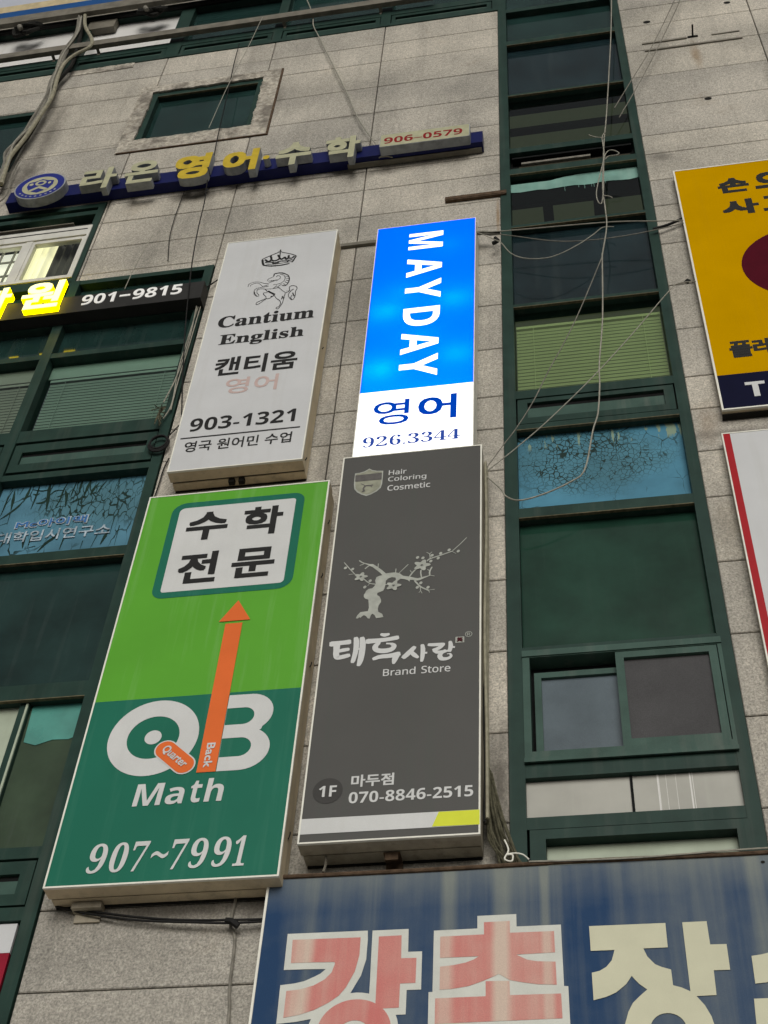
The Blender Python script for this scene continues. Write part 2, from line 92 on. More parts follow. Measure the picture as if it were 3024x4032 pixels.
def mathn(nt, op, a, b=0.0):
    n = node(nt, 'ShaderNodeMath', operation=op)
    for i, v in enumerate((a, b)):
        if hasattr(v, 'is_linked'): nt.links.new(v, n.inputs[i])
        else: n.inputs[i].default_value = v
    return n.outputs[0]
def pm(name, col, rough=.5, metal=0.0, spec=.10, mottled=.12, scale=9, streak=0.0, streak_col=(.3, .28, .24), fine=0.0, bump=0.0,
       emit=None, estr=0.0):
    """painted / printed surface: base colour with mottling, vertical grime streaks and a fine grain"""
    m = bpy.data.materials.new(name); m.use_nodes = True; nt = m.node_tree; b = nt.nodes['Principled BSDF']
    b.inputs['Roughness'].default_value = rough; b.inputs['Metallic'].default_value = metal
    b.inputs['Specular IOR Level'].default_value = spec
    v = mapped(nt, (1, 1, 1)); c = col
    f = noise(nt, v, scale, 4)
    c = mixc(nt, 1.0, c, mixc(nt, ramp(nt, f, .3, .7), (1-mottled,)*3, (1+mottled*.6,)*3), 'MULTIPLY')
    if fine:
        f2 = noise(nt, v, 260, 2)
        c = mixc(nt, 1.0, c, mixc(nt, ramp(nt, f2, .3, .7), (1-fine,)*3, (1+fine,)*3), 'MULTIPLY')
    if streak:
        s = noise(nt, mapped(nt, (7, 7, .35)), 1.6, 5, .6)
        c = mixc(nt, ramp(nt, s, .52, .78, 0, streak), c, streak_col)
    nt.links.new(c, b.inputs['Base Color'])
    if bump:
        bp = node(nt, 'ShaderNodeBump'); bp.inputs['Strength'].default_value = bump; bp.inputs['Distance'].default_value = .01
        nt.links.new(noise(nt, v, 40, 4), bp.inputs['Height']); nt.links.new(bp.outputs[0], b.inputs['Normal'])
    if emit:
        b.inputs['Emission Color'].default_value = (*emit, 1); b.inputs['Emission Strength'].default_value = estr
    return m
def granite(name, col, dark=1.0):
    m = bpy.data.materials.new(name); m.use_nodes = True; nt = m.node_tree; b = nt.nodes['Principled BSDF']
    b.inputs['Roughness'].default_value = .75; b.inputs['Specular IOR Level'].default_value = .25
    v = mapped(nt, (1, 1, 1))
    at = node(nt, 'ShaderNodeAttribute', attribute_name='tone')
    c = mixc(nt, 1.0, col, mixc(nt, at.outputs['Fac'], (.87, .875, .885), (1.12, 1.11, 1.09)), 'MULTIPLY')
    f = noise(nt, v, 75, 4, .75)
    c = mixc(nt, 1.0, c, mixc(nt, ramp(nt, f, .36, .64), (.55, .56, .56), (1.26, 1.25, 1.23)), 'MULTIPLY')
    f = noise(nt, v, 28, 4, .7)
    c = mixc(nt, 1.0, c, mixc(nt, ramp(nt, f, .34, .66), (.80, .80, .79), (1.17, 1.16, 1.15)), 'MULTIPLY')
    f = noise(nt, v, .9, 5, .6)
    c = mixc(nt, 1.0, c, mixc(nt, ramp(nt, f, .33, .66), (.66, .66, .655), (1.20, 1.18, 1.16)), 'MULTIPLY')
    s = noise(nt, mapped(nt, (5, 5, .3)), 1.5, 6, .65)
    c = mixc(nt, ramp(nt, s, .52, .8, 0, .42), c, (.15, .14, .12))
    s2 = noise(nt, mapped(nt, (1.3, 1.3, 1.1)), 1.4, 6, .7)
    c = mixc(nt, ramp(nt, s2, .58, .75, 0, .35), c, (.30, .25, .18))
    tc = node(nt, 'ShaderNodeTexCoord'); sx = node(nt, 'ShaderNodeSeparateXYZ'); nt.links.new(tc.outputs['Object'], sx.inputs[0])
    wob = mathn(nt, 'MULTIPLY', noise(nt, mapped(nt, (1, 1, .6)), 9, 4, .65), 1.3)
    for (px, pz, rx, rz, k, cc) in STONE_MARKS:                          # soot and rust marks; those between sign boxes paint shade into the stone
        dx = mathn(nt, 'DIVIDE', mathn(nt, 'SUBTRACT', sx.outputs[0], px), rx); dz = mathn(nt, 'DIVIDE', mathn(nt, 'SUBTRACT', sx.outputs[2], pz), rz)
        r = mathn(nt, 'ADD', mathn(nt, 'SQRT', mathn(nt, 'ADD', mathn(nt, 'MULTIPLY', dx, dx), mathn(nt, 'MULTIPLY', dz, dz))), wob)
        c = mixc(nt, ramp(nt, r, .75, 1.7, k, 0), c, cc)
    nt.links.new(c, b.inputs['Base Color'])
    bp = node(nt, 'ShaderNodeBump'); bp.inputs['Strength'].default_value = .35; bp.inputs['Distance'].default_value = .006
    nt.links.new(noise(nt, v, 85, 4, .7), bp.inputs['Height']); nt.links.new(bp.outputs[0], b.inputs['Normal'])
    return m
def mortar(name):
    m = bpy.data.materials.new(name); m.use_nodes = True; nt = m.node_tree; b = nt.nodes['Principled BSDF']
    b.inputs['Roughness'].default_value = .95
    v = mapped(nt, (1, 1, 1))
    c = mixc(nt, ramp(nt, noise(nt, v, 22, 6, .7), .35, .65), (.30, .27, .22), (.66, .62, .53))
    c = mixc(nt, ramp(nt, noise(nt, v, 3.6, 5, .6), .47, .64, 0, .75), c, (.13, .115, .095))
    nt.links.new(c, b.inputs['Base Color'])
    bp = node(nt, 'ShaderNodeBump'); bp.inputs['Strength'].default_value = 1; bp.inputs['Distance'].default_value = .03
    nt.links.new(noise(nt, v, 26, 6, .7), bp.inputs['Height']); nt.links.new(bp.outputs[0], b.inputs['Normal'])
    return m
def glass(name, col, clear=0.0, tint=(.3, .45, .38), rough=.06, smear=.5, gloss=1.0):
    """window pane: dark coloured body with smears, partly see-through, mirror reflection on top"""
    m = bpy.data.materials.new(name); m.use_nodes = True; nt = m.node_tree; b = nt.nodes['Principled BSDF']
    b.inputs['Specular IOR Level'].default_value = .5*gloss
    v = mapped(nt, (1, 1, 1))
    f = noise(nt, v, 1.7, 5, .6)
    c = mixc(nt, ramp(nt, f, .3, .72), tuple(x*.6 for x in col), tuple(x*1.45 for x in col))
    s = noise(nt, mapped(nt, (9, 9, .5)), 1.5, 5, .65)
    c = mixc(nt, ramp(nt, s, .55, .8, 0, smear*.35), c, (.10, .12, .11))
    nt.links.new(c, b.inputs['Base Color'])
    nt.links.new(ramp(nt, noise(nt, v, 3, 4), .3, .7, rough, rough*2.4), b.inputs['Roughness'])
    bp = node(nt, 'ShaderNodeBump'); bp.inputs['Strength'].default_value = .05; bp.inputs['Distance'].default_value = .02
    nt.links.new(noise(nt, v, 1.1, 2), bp.inputs['Height']); nt.links.new(bp.outputs[0], b.inputs['Normal'])
    if clear:
        out = nt.nodes['Material Output']; tr = node(nt, 'ShaderNodeBsdfTransparent'); tr.inputs[0].default_value = (*tint, 1)
        gl = node(nt, 'ShaderNodeBsdfGlossy'); gl.inputs['Roughness'].default_value = rough
        fr = node(nt, 'ShaderNodeFresnel'); fr.inputs['IOR'].default_value = 1.5
        mx = node(nt, 'ShaderNodeMixShader'); nt.links.new(fr.outputs[0], mx.inputs[0])
        nt.links.new(tr.outputs[0], mx.inputs[1]); nt.links.new(gl.outputs[0], mx.inputs[2])
        m2 = node(nt, 'ShaderNodeMixShader'); m2.inputs[0].default_value = clear
        nt.links.new(b.outputs[0], m2.inputs[1]); nt.links.new(mx.outputs[0], m2.inputs[2])
        nt.links.new(m2.outputs[0], out.inputs['Surface'])
    return m
def film(name, col, cell, cx, cz, rx, rz, stretch=.45, top=None):
    """sun-cracked window film: peeled cracks that are dense in one patch of the sheet"""
    m = bpy.data.materials.new(name); m.use_nodes = True; nt = m.node_tree; b = nt.nodes['Principled BSDF']
    b.inputs['Roughness'].default_value = .3; b.inputs['Specular IOR Level'].default_value = .15
    v = mapped(nt, (1, 1, 1))
    tc = node(nt, 'ShaderNodeTexCoord'); sx = node(nt, 'ShaderNodeSeparateXYZ'); nt.links.new(tc.outputs['Object'], sx.inputs[0])
    dx = mathn(nt, 'DIVIDE', mathn(nt, 'SUBTRACT', sx.outputs[0], cx), rx); dz = mathn(nt, 'DIVIDE', mathn(nt, 'SUBTRACT', sx.outputs[2], cz), rz)
    rr = mathn(nt, 'SQRT', mathn(nt, 'ADD', mathn(nt, 'MULTIPLY', dx, dx), mathn(nt, 'MULTIPLY', dz, dz)))
    reg = ramp(nt, mathn(nt, 'ADD', rr, mathn(nt, 'MULTIPLY', noise(nt, v, 4, 4), .9)), 1.0, 1.5, 1, 0)
    warp = node(nt, 'ShaderNodeMix', data_type='RGBA', blend_type='ADD'); warp.inputs[0].default_value = .05
    nv = node(nt, 'ShaderNodeTexNoise'); nv.inputs['Scale'].default_value = 9; nt.links.new(v, nv.inputs['Vector'])
    nt.links.new(mapped(nt, (1, 1, stretch)), warp.inputs[6]); nt.links.new(nv.outputs['Color'], warp.inputs[7])
    def cracks(scale, width):
        vo = node(nt, 'ShaderNodeTexVoronoi', feature='DISTANCE_TO_EDGE'); vo.inputs['Scale'].default_value = scale
        nt.links.new(warp.outputs[2], vo.inputs['Vector'])
        wv = mathn(nt, 'MULTIPLY', ramp(nt, noise(nt, v, 6, 3), .35, .7, .15, 1.0), width)
        return mathn(nt, 'LESS_THAN', vo.outputs['Distance'], wv)
    k1 = mathn(nt, 'MULTIPLY', cracks(cell, .095), reg)
    big = mathn(nt, 'MULTIPLY', cracks(cell*.22, .030), ramp(nt, noise(nt, v, 2.2, 3), .45, .55))
    k = mathn(nt, 'MAXIMUM', k1, big)
    c = mixc(nt, ramp(nt, noise(nt, v, 2.5, 4), .3, .7), tuple(x*.75 for x in col), tuple(x*1.22 for x in col))
    c = mixc(nt, mathn(nt, 'MULTIPLY', reg, .35), c, (.06, .13, .12))
    c = mixc(nt, k, c, (.012, .03, .026))
    if top is not None:                                             # torn flakes along the upper edge
        fl = noise(nt, mapped(nt, (22, 22, 4)), 1, 3)
        ed = ramp(nt, mathn(nt, 'ADD', sx.outputs[2], mathn(nt, 'MULTIPLY', fl, .12)), top+.0, top+.05)
        pt = mathn(nt, 'MULTIPLY', mathn(nt, 'GREATER_THAN', fl, .6), ed)
        c = mixc(nt, pt, c, (.22, .30, .22))
    nt.links.new(c, b.inputs['Base Color'])
    return m
def faded(name, col, bleach, amt, zt, zb, streak=.8, bands=()):
    """sun-bleached banner print: pale vertical fade streaks, worn most along its upper edge"""
    m = bpy.data.materials.new(name); m.use_nodes = True; nt = m.node_tree; b = nt.nodes['Principled BSDF']
    b.inputs['Roughness'].default_value = .55; b.inputs['Specular IOR Level'].default_value = .06
    tc = node(nt, 'ShaderNodeTexCoord'); sx = node(nt, 'ShaderNodeSeparateXYZ'); nt.links.new(tc.outputs['Object'], sx.inputs[0])
    s = noise(nt, mapped(nt, (4.5, 4.5, .22)), 1.0, 4, .6)
    s2 = noise(nt, mapped(nt, (17, 17, .5)), 1.0, 4, .6)
    a = mathn(nt, 'MULTIPLY', ramp(nt, s, .38, .72), streak)
    a = mathn(nt, 'ADD', a, ramp(nt, s2, .5, .8, 0, .35))
    a = mathn(nt, 'ADD', a, ramp(nt, sx.outputs[2], zb, zt, 0, .75))
    for bx, bw, bs in bands:
        q = mathn(nt, 'ABSOLUTE', mathn(nt, 'SUBTRACT', sx.outputs[0], bx))
        a = mathn(nt, 'ADD', a, ramp(nt, q, bw*.35, bw, bs, 0))
    v = mapped(nt, (1, 1, 1))
    a = mathn(nt, 'MULTIPLY', mathn(nt, 'ADD', a, ramp(nt, noise(nt, v, 6, 4), .3, .7, -.12, .12)), amt)
    cl = node(nt, 'ShaderNodeClamp'); nt.links.new(a, cl.inputs[0])
    c = mixc(nt, cl.outputs[0], col, bleach)
    g = noise(nt, v, 190, 2)
    c = mixc(nt, 1.0, c, mixc(nt, ramp(nt, g, .3, .7), (.9, .9, .9), (1.08, 1.08, 1.08)), 'MULTIPLY')
    nt.links.new(c, b.inputs['Base Color'])
    return m
def lit(name, col, strength, trans=None):
    m = bpy.data.materials.new(name); m.use_nodes = True; nt = m.node_tree
    out = nt.nodes['Material Output']; nt.nodes.remove(nt.nodes['Principled BSDF'])
    e = node(nt, 'ShaderNodeEmission'); e.inputs[0].default_value = (*col, 1); e.inputs[1].default_value = strength
    if trans:
        t = node(nt, 'ShaderNodeBsdfTranslucent'); t.inputs[0].default_value = (*trans, 1)
        a = node(nt, 'ShaderNodeAddShader'); nt.links.new(e.outputs[0], a.inputs[0]); nt.links.new(t.outputs[0], a.inputs[1])
        nt.links.new(a.outputs[0], out.inputs['Surface'])
    else: nt.links.new(e.outputs[0], out.inputs['Surface'])
    return m

SOOT_SHADE, RUST = (.07, .062, .05), (.22, .13, .05)
STONE_MARKS = [(-3.42, 13.40, .42, .13, .85, SOOT_SHADE), (-1.72, 13.40, .30, .10, .7, SOOT_SHADE), (-2.6, 13.42, .8, .07, .6, SOOT_SHADE), (-4.75, 13.44, .5, .07, .6, SOOT_SHADE),
 (1.31, 14.95, .06, .34, .6, RUST), (-.625, 12.30, .02, .40, .7, RUST), (-5.32, 15.2, .16, 1.3, .6, SOOT_SHADE), (-5.36, 14.2, .2, .6, .7, SOOT_SHADE), (-4.42, 14.9, .12, .55, .45, SOOT_SHADE),
 (-2.86, 15.2, .07, .5, .35, SOOT_SHADE), (1.94, 14.30, .10, .3, .6, SOOT_SHADE), (-.65, 6.35, .10, .5, .8, SOOT_SHADE), (-2.35, 5.64, .7, .06, .7, SOOT_SHADE), (-1.86, 5.66, .10, .10, .8, SOOT_SHADE),
 (-1.85, 9.0, .08, 1.4, .35, SOOT_SHADE), (-1.76, 11.2, .14, 1.1, .3, SOOT_SHADE), (.80, 13.0, .12, .1, .5, SOOT_SHADE), (-2.0, 14.62, .5, .05, .4, SOOT_SHADE), (-1.2, 14.05, .5, .07, .35, SOOT_SHADE), (.76, 9.25, .1, .3, .3, RUST), (.90, 9.1, .4, .06, .5, SOOT_SHADE)]
MAT = dict(
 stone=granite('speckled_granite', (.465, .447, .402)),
 joint=pm('dark_joint', (.028, .025, .022), .95, mottled=.3),
 mortar=mortar('rough_mortar'),
 green=pm('dark_green_aluminium', (.020, .046, .037), .42, mottled=.22, scale=5, streak=.35, streak_col=(.09, .10, .085), fine=.12),
 greenlight=pm('worn_green_aluminium', (.050, .095, .078), .45, mottled=.2, scale=5, streak=.4, streak_col=(.15, .16, .14), fine=.1),
 seal=pm('old_tan_sealant', (.13, .115, .07), .8, mottled=.4, scale=30),
 black=pm('black_recess', (.008, .009, .009), .8, mottled=.3),
 gdark=glass('dark_teal_glass', (.013, .034, .031), gloss=.7),
 gnavy=glass('dark_blue_glass', (.010, .022, .026)),
 ggreen=glass('dark_green_glass', (.013, .043, .029), smear=.2, gloss=.55),
 gclear=glass('tinted_clear_glass', (.01, .03, .026), clear=.93, tint=(.68, .78, .71)),
 gplain=glass('plain_clear_glass', (.02, .03, .026), clear=.95, tint=(.85, .88, .82), smear=.2),
 gteal=glass('teal_film_glass', (.07, .26, .22), rough=.2),
 golive=glass('dirty_olive_glass', (.035, .058, .034), rough=.3, smear=.8, gloss=.35),
 frost_blue=pm('blue_grey_frosted_glass', (.105, .135, .155), .22, mottled=.22, scale=3, fine=.1),
 mesh_grey=pm('dark_insect_mesh', (.062, .062, .064), .5, mottled=.2, scale=3, fine=.2),
 frost=pm('grey_frosted_glass', (.40, .40, .36), .25, mottled=.16, scale=2.2, streak=.25, streak_col=(.5, .52, .46)),
 frost_green=pm('pale_green_frosted_glass', (.40, .46, .36), .3, mottled=.22, scale=3, streak=.3, streak_col=(.28, .3, .24)),
 film_l=film('cracked_blue_film', (.085, .215, .295), 26, -3.45, 9.08, .62, .30, .36),
 film_r=film('crazed_blue_film', (.070, .225, .325), 31, -.08, 9.06, .66, .40, .8, 9.26),
 tealstrip=pm('pale_teal_film', (.19, .36, .31), .5, mottled=.2, scale=6, streak=.3, streak_col=(.35, .45, .4)),
 casing=pm('beige_aluminium', (.61, .52, .365), .45, mottled=.2, scale=4, streak=.5, streak_col=(.18, .16, .12), fine=.1),
 casing_d=pm('grimy_aluminium', (.38, .345, .27), .5, mottled=.3, scale=5, streak=.6, streak_col=(.10, .09, .07), fine=.12),
 trim=pm('pale_trim', (.78, .78, .70), .4, mottled=.1),
 dirt_and_shade=pm('grime_and_shade', (.02, .02, .018), .9, mottled=.3),
 can_face=pm('grey_white_vinyl', (.56, .575, .585), .4, mottled=.06, scale=2.5, fine=.03, streak=.30, streak_col=(.43, .43, .40)),
 ink=pm('black_vinyl', (.022, .022, .022), .45, mottled=.1),
 ink2=pm('faded_red_vinyl', (.52, .40, .375), .5, mottled=.08, scale=12),
 lime=pm('lime_green_vinyl', (.105, .36, .035), .35, mottled=.08, scale=1.5, streak=.55, streak_col=(.22, .45, .15)),
 teal=pm('deep_teal_vinyl', (.016, .145, .094), .35, mottled=.08, scale=1.5, streak=.4, streak_col=(.075, .23, .165)),
 white=pm('white_vinyl', (.60, .615, .61), .4, mottled=.07, scale=3, fine=.04, streak=.2, streak_col=(.44, .45, .42)),
 orange=pm('orange_vinyl', (.72, .15, .035), .4, mottled=.08, scale=4),
 char=pm('charcoal_vinyl', (.088, .088, .084), .45, mottled=.06, scale=1.5, fine=.06, streak=.28, streak_col=(.072, .095, .078)),
 char_d=pm('dark_charcoal_vinyl', (.055, .054, .052), .45, mottled=.08),
 lime_y=pm('acid_yellow_vinyl', (.66, .72, .05), .4, mottled=.06),
 silver=pm('silver_print', (.40, .42, .38), .4, mottled=.18, scale=20),
 silver2=pm('dull_silver_print', (.30, .31, .24), .4, mottled=.25, scale=20),
 band=pm('grey_print', (.12, .115, .11), .4, mottled=.2, scale=30),
 kblue=faded('bleached_blue_print', (.020, .053, .125), (.20, .225, .21), .60, 2.14, 1.93, .8, ((-.893, .05, .7), (-.637, .06, .9), (-.43, .03, .8), (.56, .05, .5))),
 kpink=faded('bleached_pink_print', (.56, .185, .17), (.60, .48, .40), .85, 9, 8, .5, ((-.643, .055, 1.0), (-.905, .05, .6), (-.425, .035, .7), (-1.60, .07, .75))),
 kwhite=pm('aged_white_print', (.60, .62, .57), .5, mottled=.08, scale=8, fine=.05),
 kcream=pm('aged_cream_print', (.58, .58, .43), .5, mottled=.06, scale=5, fine=.05),
 gold=pm('yellow_board', (.53, .29, .0), .5, spec=.0, mottled=.08, scale=2, fine=.06, streak=.2, streak_col=(.40, .22, .01)),
 navy=pm('navy_board', (.006, .007, .026), .45, spec=.03, mottled=.1),
 maroon=pm('maroon_print', (.075, .004, .012), .45, spec=.03, mottled=.1),
 red=pm('deep_red_print', (.36, .012, .018), .4, mottled=.08),
 crim=pm('crimson_print', (.26, .012, .03), .4, mottled=.12),
 blueface=pm('navy_blue_steel', (.011, .015, .085), .3, mottled=.15, scale=4, streak=.3, streak_col=(.03, .03, .10)),
 ltr_cream=pm('cream_letter_face', (.42, .42, .28), .4, mottled=.14, scale=14),
 ltr_gold=pm('gold_letter_face', (.54, .40, .04), .35, mottled=.14, scale=14),
 ltr_side=pm('weathered_letter_side', (.30, .32, .34), .35, mottled=.3, scale=9, streak=.5, streak_col=(.08, .085, .10)),
 badge_blue=pm('badge_blue', (.022, .032, .21), .35, mottled=.15, scale=20),
 redtxt=pm('red_digits', (.26, .012, .016), .4, mottled=.1),
 blackbar=pm('black_steel', (.030, .030, .029), .5, mottled=.2, scale=5, streak=.3, streak_col=(.04, .04, .035)),
 lit_yellow=lit('lit_yellow_acrylic', (1.0, .93, .42), 2.0), lit_yellow_side=lit('lit_yellow_side', (1.0, .74, .0), 5.0),
 digit=pm('white_acrylic', (.75, .75, .73), .35, mottled=.05, emit=(1, 1, .97), estr=.16),
 mblue=lit('backlit_blue_acrylic', (0.0, .085, .78), 1.0, (.015, .47, 1.0)),
 mwhite=lit('backlit_white_acrylic', (1, 1, 1), 1.9), mink=lit('backlit_blue_ink', (.0, .055, .48), 1.0), mink2=lit('backlit_navy_ink', (.03, .075, .36), 1.0),
 pvc=pm('white_pvc_frame', (.62, .62, .57), .35, mottled=.12, scale=5, streak=.35, streak_col=(.35, .34, .28)),
 curtain=pm('lit_cream_curtain', (.7, .68, .5), .8, mottled=.15, scale=3, emit=(1, .96, .66), estr=.75),
 roomwall=pm('lit_room_wall', (.8, .8, .7), .8, emit=(1, 1, .86), estr=.95),
 drape=pm('dark_drape', (.12, .12, .11), .8, mottled=.3, scale=3),
 bars=pm('grey_window_bars', (.25, .25, .23), .5),
 blind_g=pm('lit_green_blind', (.40, .44, .21), .5, mottled=.12, scale=2, emit=(.50, .58, .26), estr=.12),
 blind_t=pm('teal_blind', (.36, .46, .42), .5, mottled=.1, scale=2),
 blind_w=pm('grey_blind', (.42, .42, .38), .5, mottled=.1, scale=2),
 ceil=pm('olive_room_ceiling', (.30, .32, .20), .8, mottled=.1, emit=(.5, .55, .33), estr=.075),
 beam=pm('brown_room_beam', (.05, .045, .03), .8), room=pm('dark_room', (.02, .024, .02), .9),
 galv=pm('weathered_steel', (.18, .168, .138), .45, mottled=.3, scale=7, streak=.4, streak_col=(.12, .10, .07), fine=.15),
 rust=pm('rusty_steel', (.10, .068, .045), .85, mottled=.45, scale=25, bump=.5),
 wire_w=pm('pale_cable', (.33, .32, .27), .6, mottled=.25, scale=30), wire_g=pm('grey_cable', (.21, .20, .17), .6, mottled=.3, scale=25),
 wire_k=pm('black_cable', (.018, .018, .018), .6, mottled=.3, scale=30), wire_y=pm('aged_cable', (.30, .285, .21), .6, mottled=.3, scale=20),
 banner_b=pm('royal_blue_banner', (.012, .075, .24), .4, mottled=.1, scale=4), banner_c=pm('cream_banner', (.52, .44, .27), .5, mottled=.2, scale=8, streak=.4, streak_col=(.3, .24, .12)),
 banner_p=pm('pale_blue_banner', (.45, .48, .55), .5, mottled=.06, scale=3),
 wpanel=pm('white_window_panel', (.68, .68, .66), .35, mottled=.08, scale=1.5, streak=.4, streak_col=(.42, .40, .34)),
 conc=pm('stained_concrete', (.27, .255, .215), .9, mottled=.3, scale=4, streak=.6, streak_col=(.10, .095, .08), bump=.4),
 pave=pm('pale_paving', (.52, .50, .46), .9, mottled=.15, scale=3), asphalt=pm('asphalt', (.06, .06, .06), .9, mottled=.2, scale=6),
 dirtgreen=pm('dark_green_dirt', (.014, .034, .026), .8, mottled=.4, scale=12),
 worn=pm('worn_white_print', (.36, .44, .50), .6, mottled=.45, scale=26),
 mcblue=pm('worn_blue_print', (.05, .17, .42), .5, mottled=.3, scale=20),
 rag=pm('frayed_straw_cord', (.11, .105, .07), .9, mottled=.5, scale=50))

# ------------------------------------------------------------------ mesh helpers
def chain_loc(o):
    v = Vector((0, 0, 0))
    while o is not None: v += o.location; o = o.parent
    return v
class MB:
    def __init__(s): s.v = []; s.f = []; s.mi = []; s.tone = []
    def add(s, vs, fs, mi=0, tone=.5):
        n = len(s.v); s.v += [Vector(p) for p in vs]; s.f += [[i+n for i in f] for f in fs]
        s.mi += [mi]*len(fs); s.tone += [tone]*len(fs)
    def box(s, x0, x1, y0, y1, z0, z1, mi=0, tone=.5, front=None):
        """axis-aligned box; front = other material slot for the face that looks at the street"""
        vs = [(x0, y0, z0), (x1, y0, z0), (x1, y1, z0), (x0, y1, z0), (x0, y0, z1), (x1, y0, z1), (x1, y1, z1), (x0, y1, z1)]
        fs = [(0, 3, 2, 1), (4, 5, 6, 7), (1, 2, 6, 5), (2, 3, 7, 6), (3, 0, 4, 7)]
        s.add(vs, fs, mi, tone); s.add(vs[:2]+[vs[5], vs[4]], [(0, 1, 2, 3)], mi if front is None else front, tone)
    def slab(s, x0, x1, y0, y1, z0, z1, ch=.006, mi=0, tone=.5):
        """stone slab with a chamfered front edge"""
        ch = min(ch, (x1-x0)*.3, (z1-z0)*.3)
        a = [(x0, y1, z0), (x1, y1, z0), (x1, y1, z1), (x0, y1, z1)]
        b = [(x0, y0+ch, z0), (x1, y0+ch, z0), (x1, y0+ch, z1), (x0, y0+ch, z1)]
        c = [(x0+ch, y0, z0+ch), (x1-ch, y0, z0+ch), (x1-ch, y0, z1-ch), (x0+ch, y0, z1-ch)]
        fs = [(8, 9, 10, 11)]
        for i in range(4):
            j = (i+1) % 4; fs += [(i, j, j+4, i+4), (i+4, j+4, j+8, i+8)]
        s.add(a+b+c, fs, mi, tone)
    def poly(s, pts, d, depth=0.0, holes=(), mi=0):
        """filled outline (X,Z points) at distance d in front of the wall; depth > 0 gives it side walls"""
        loops = [list(pts)]+[list(h) for h in holes]
        flat = [p for l in loops for p in l]
        tris = tessellate_polygon([[Vector((p[0], p[1], 0)) for p in l] for l in loops])
        vs = [(p[0], -d, p[1]) for p in flat]; fs = []
        for t in tris:
            a, b, c = [flat[i] for i in t]
            cr = (b[0]-a[0])*(c[1]-a[1])-(b[1]-a[1])*(c[0]-a[0])
            fs.append(tuple(t) if cr > 0 else tuple(reversed(t)))
        s.add(vs, fs, mi)
        if depth:
            for l in loops:
                n = len(l)
                for i in range(n):
                    p, q = l[i], l[(i+1) % n]
                    s.add([(p[0], -d, p[1]), (q[0], -d, q[1]), (q[0], -d+depth, q[1]), (p[0], -d+depth, p[1])], [(0, 3, 2, 1)], mi)
    def stroke(s, pts, width, d, mi=0, smooth=4):
        """brush stroke: smooth ribbon with rounded ends and a width (or one width per point)"""
        n = len(pts); ws = width if isinstance(width, (list, tuple)) else [width]*n
        P, Wd = [], []
        if n == 2 or smooth <= 1: P, Wd = [Vector(p) for p in pts], list(ws)
        else:
            q = [Vector(p) for p in pts]
            for i in range(n-1):
                p0, p1, p2, p3 = q[max(i-1, 0)], q[i], q[i+1], q[min(i+2, n-1)]
                for k in range(smooth):
                    t = k/smooth
                    P.append(.5*((2*p1)+(p2-p0)*t+(2*p0-5*p1+4*p2-p3)*t*t+(3*p1-p0-3*p2+p3)*t**3)); Wd.append(ws[i]*(1-t)+ws[i+1]*t)
            P.append(q[-1]); Wd.append(ws[-1])
        L, Rr = [], []
        for i, p in enumerate(P):
            t = (P[min(i+1, len(P)-1)]-P[max(i-1, 0)])
            if t.length < 1e-9: t = Vector((1, 0))
            t.normalize(); nn = Vector((-t.y, t.x))*Wd[i]*.5
            if i in (0, len(P)-1): p = p + t*(Wd[i]*.2 if i else -Wd[i]*.2); nn *= .7
            L.append(p+nn); Rr.append(p-nn)
        for i in range(len(P)-1):
            s.add([(Rr[i].x, -d, Rr[i].y), (Rr[i+1].x, -d, Rr[i+1].y), (L[i+1].x, -d, L[i+1].y), (L[i].x, -d, L[i].y)], [(0, 1, 2, 3)], mi)
    def tube(s, pts, r, sides=6, smooth=5, mi=0, jitter=0.0):
        q = [Vector(p) for p in pts]; n = len(q); P = []
        if n == 2: P = [q[0].lerp(q[1], i/4) for i in range(5)]
        else:
            for i in range(n-1):
                p0, p1, p2, p3 = q[max(i-1, 0)], q[i], q[i+1], q[min(i+2, n-1)]
                for k in range(smooth):
                    t = k/smooth
                    P.append(.5*((2*p1)+(p2-p0)*t+(2*p0-5*p1+4*p2-p3)*t*t+(3*p1-p0-3*p2+p3)*t**3))
            P.append(q[-1])
        if jitter: P = [p+Vector((random.uniform(-1, 1), random.uniform(-1, 1), random.uniform(-1, 1)))*jitter for p in P]
        vs, fs = [], []
        for i, p in enumerate(P):
            t = (P[min(i+1, len(P)-1)]-P[max(i-1, 0)]).normalized()
            u = t.cross(Vector((0, 1, .13))); u = u.normalized() if u.length > 1e-4 else Vector((1, 0, 0)); w_ = t.cross(u)
            for k in range(sides):
                a = 2*math.pi*k/sides; vs.append(p+u*math.cos(a)*r+w_*math.sin(a)*r)
        for i in range(len(P)-1):
            for k in range(sides):
                a, b = i*sides+k, i*sides+(k+1) % sides
                fs.append((a, b, b+sides, a+sides))
        fs += [tuple(range(sides)), tuple(range((len(P)-1)*sides, len(P)*sides))]
        s.add(vs, fs, mi)
    def build(s, name, mats, parent=None, smooth=False):
        if not isinstance(mats, (list, tuple)): mats = [mats]
        off = chain_loc(parent)
        me = bpy.data.meshes.new(name); me.from_pydata([tuple(v-off) for v in s.v], [], s.f)
        for m in mats: me.materials.append(MAT[m])
        me.polygons.foreach_set('material_index', s.mi)
        if smooth: me.polygons.foreach_set('use_smooth', [True]*len(s.f))
        a = me.attributes.new('tone', 'FLOAT', 'FACE'); a.data.foreach_set('value', s.tone)
        me.update()
        o = bpy.data.objects.new(name, me); COL.objects.link(o); o.parent = parent
        return o
def empty(name, loc, label, cat, group=None):
    o = bpy.data.objects.new(name, None); o.location = loc; o.empty_display_size = .2; COL.objects.link(o)
    tag(o, label, cat, group); return o
def tag(o, label, cat, group=None):
    o['label'] = label; o['category'] = cat
    if group: o['group'] = group
    return o
_tc = {}
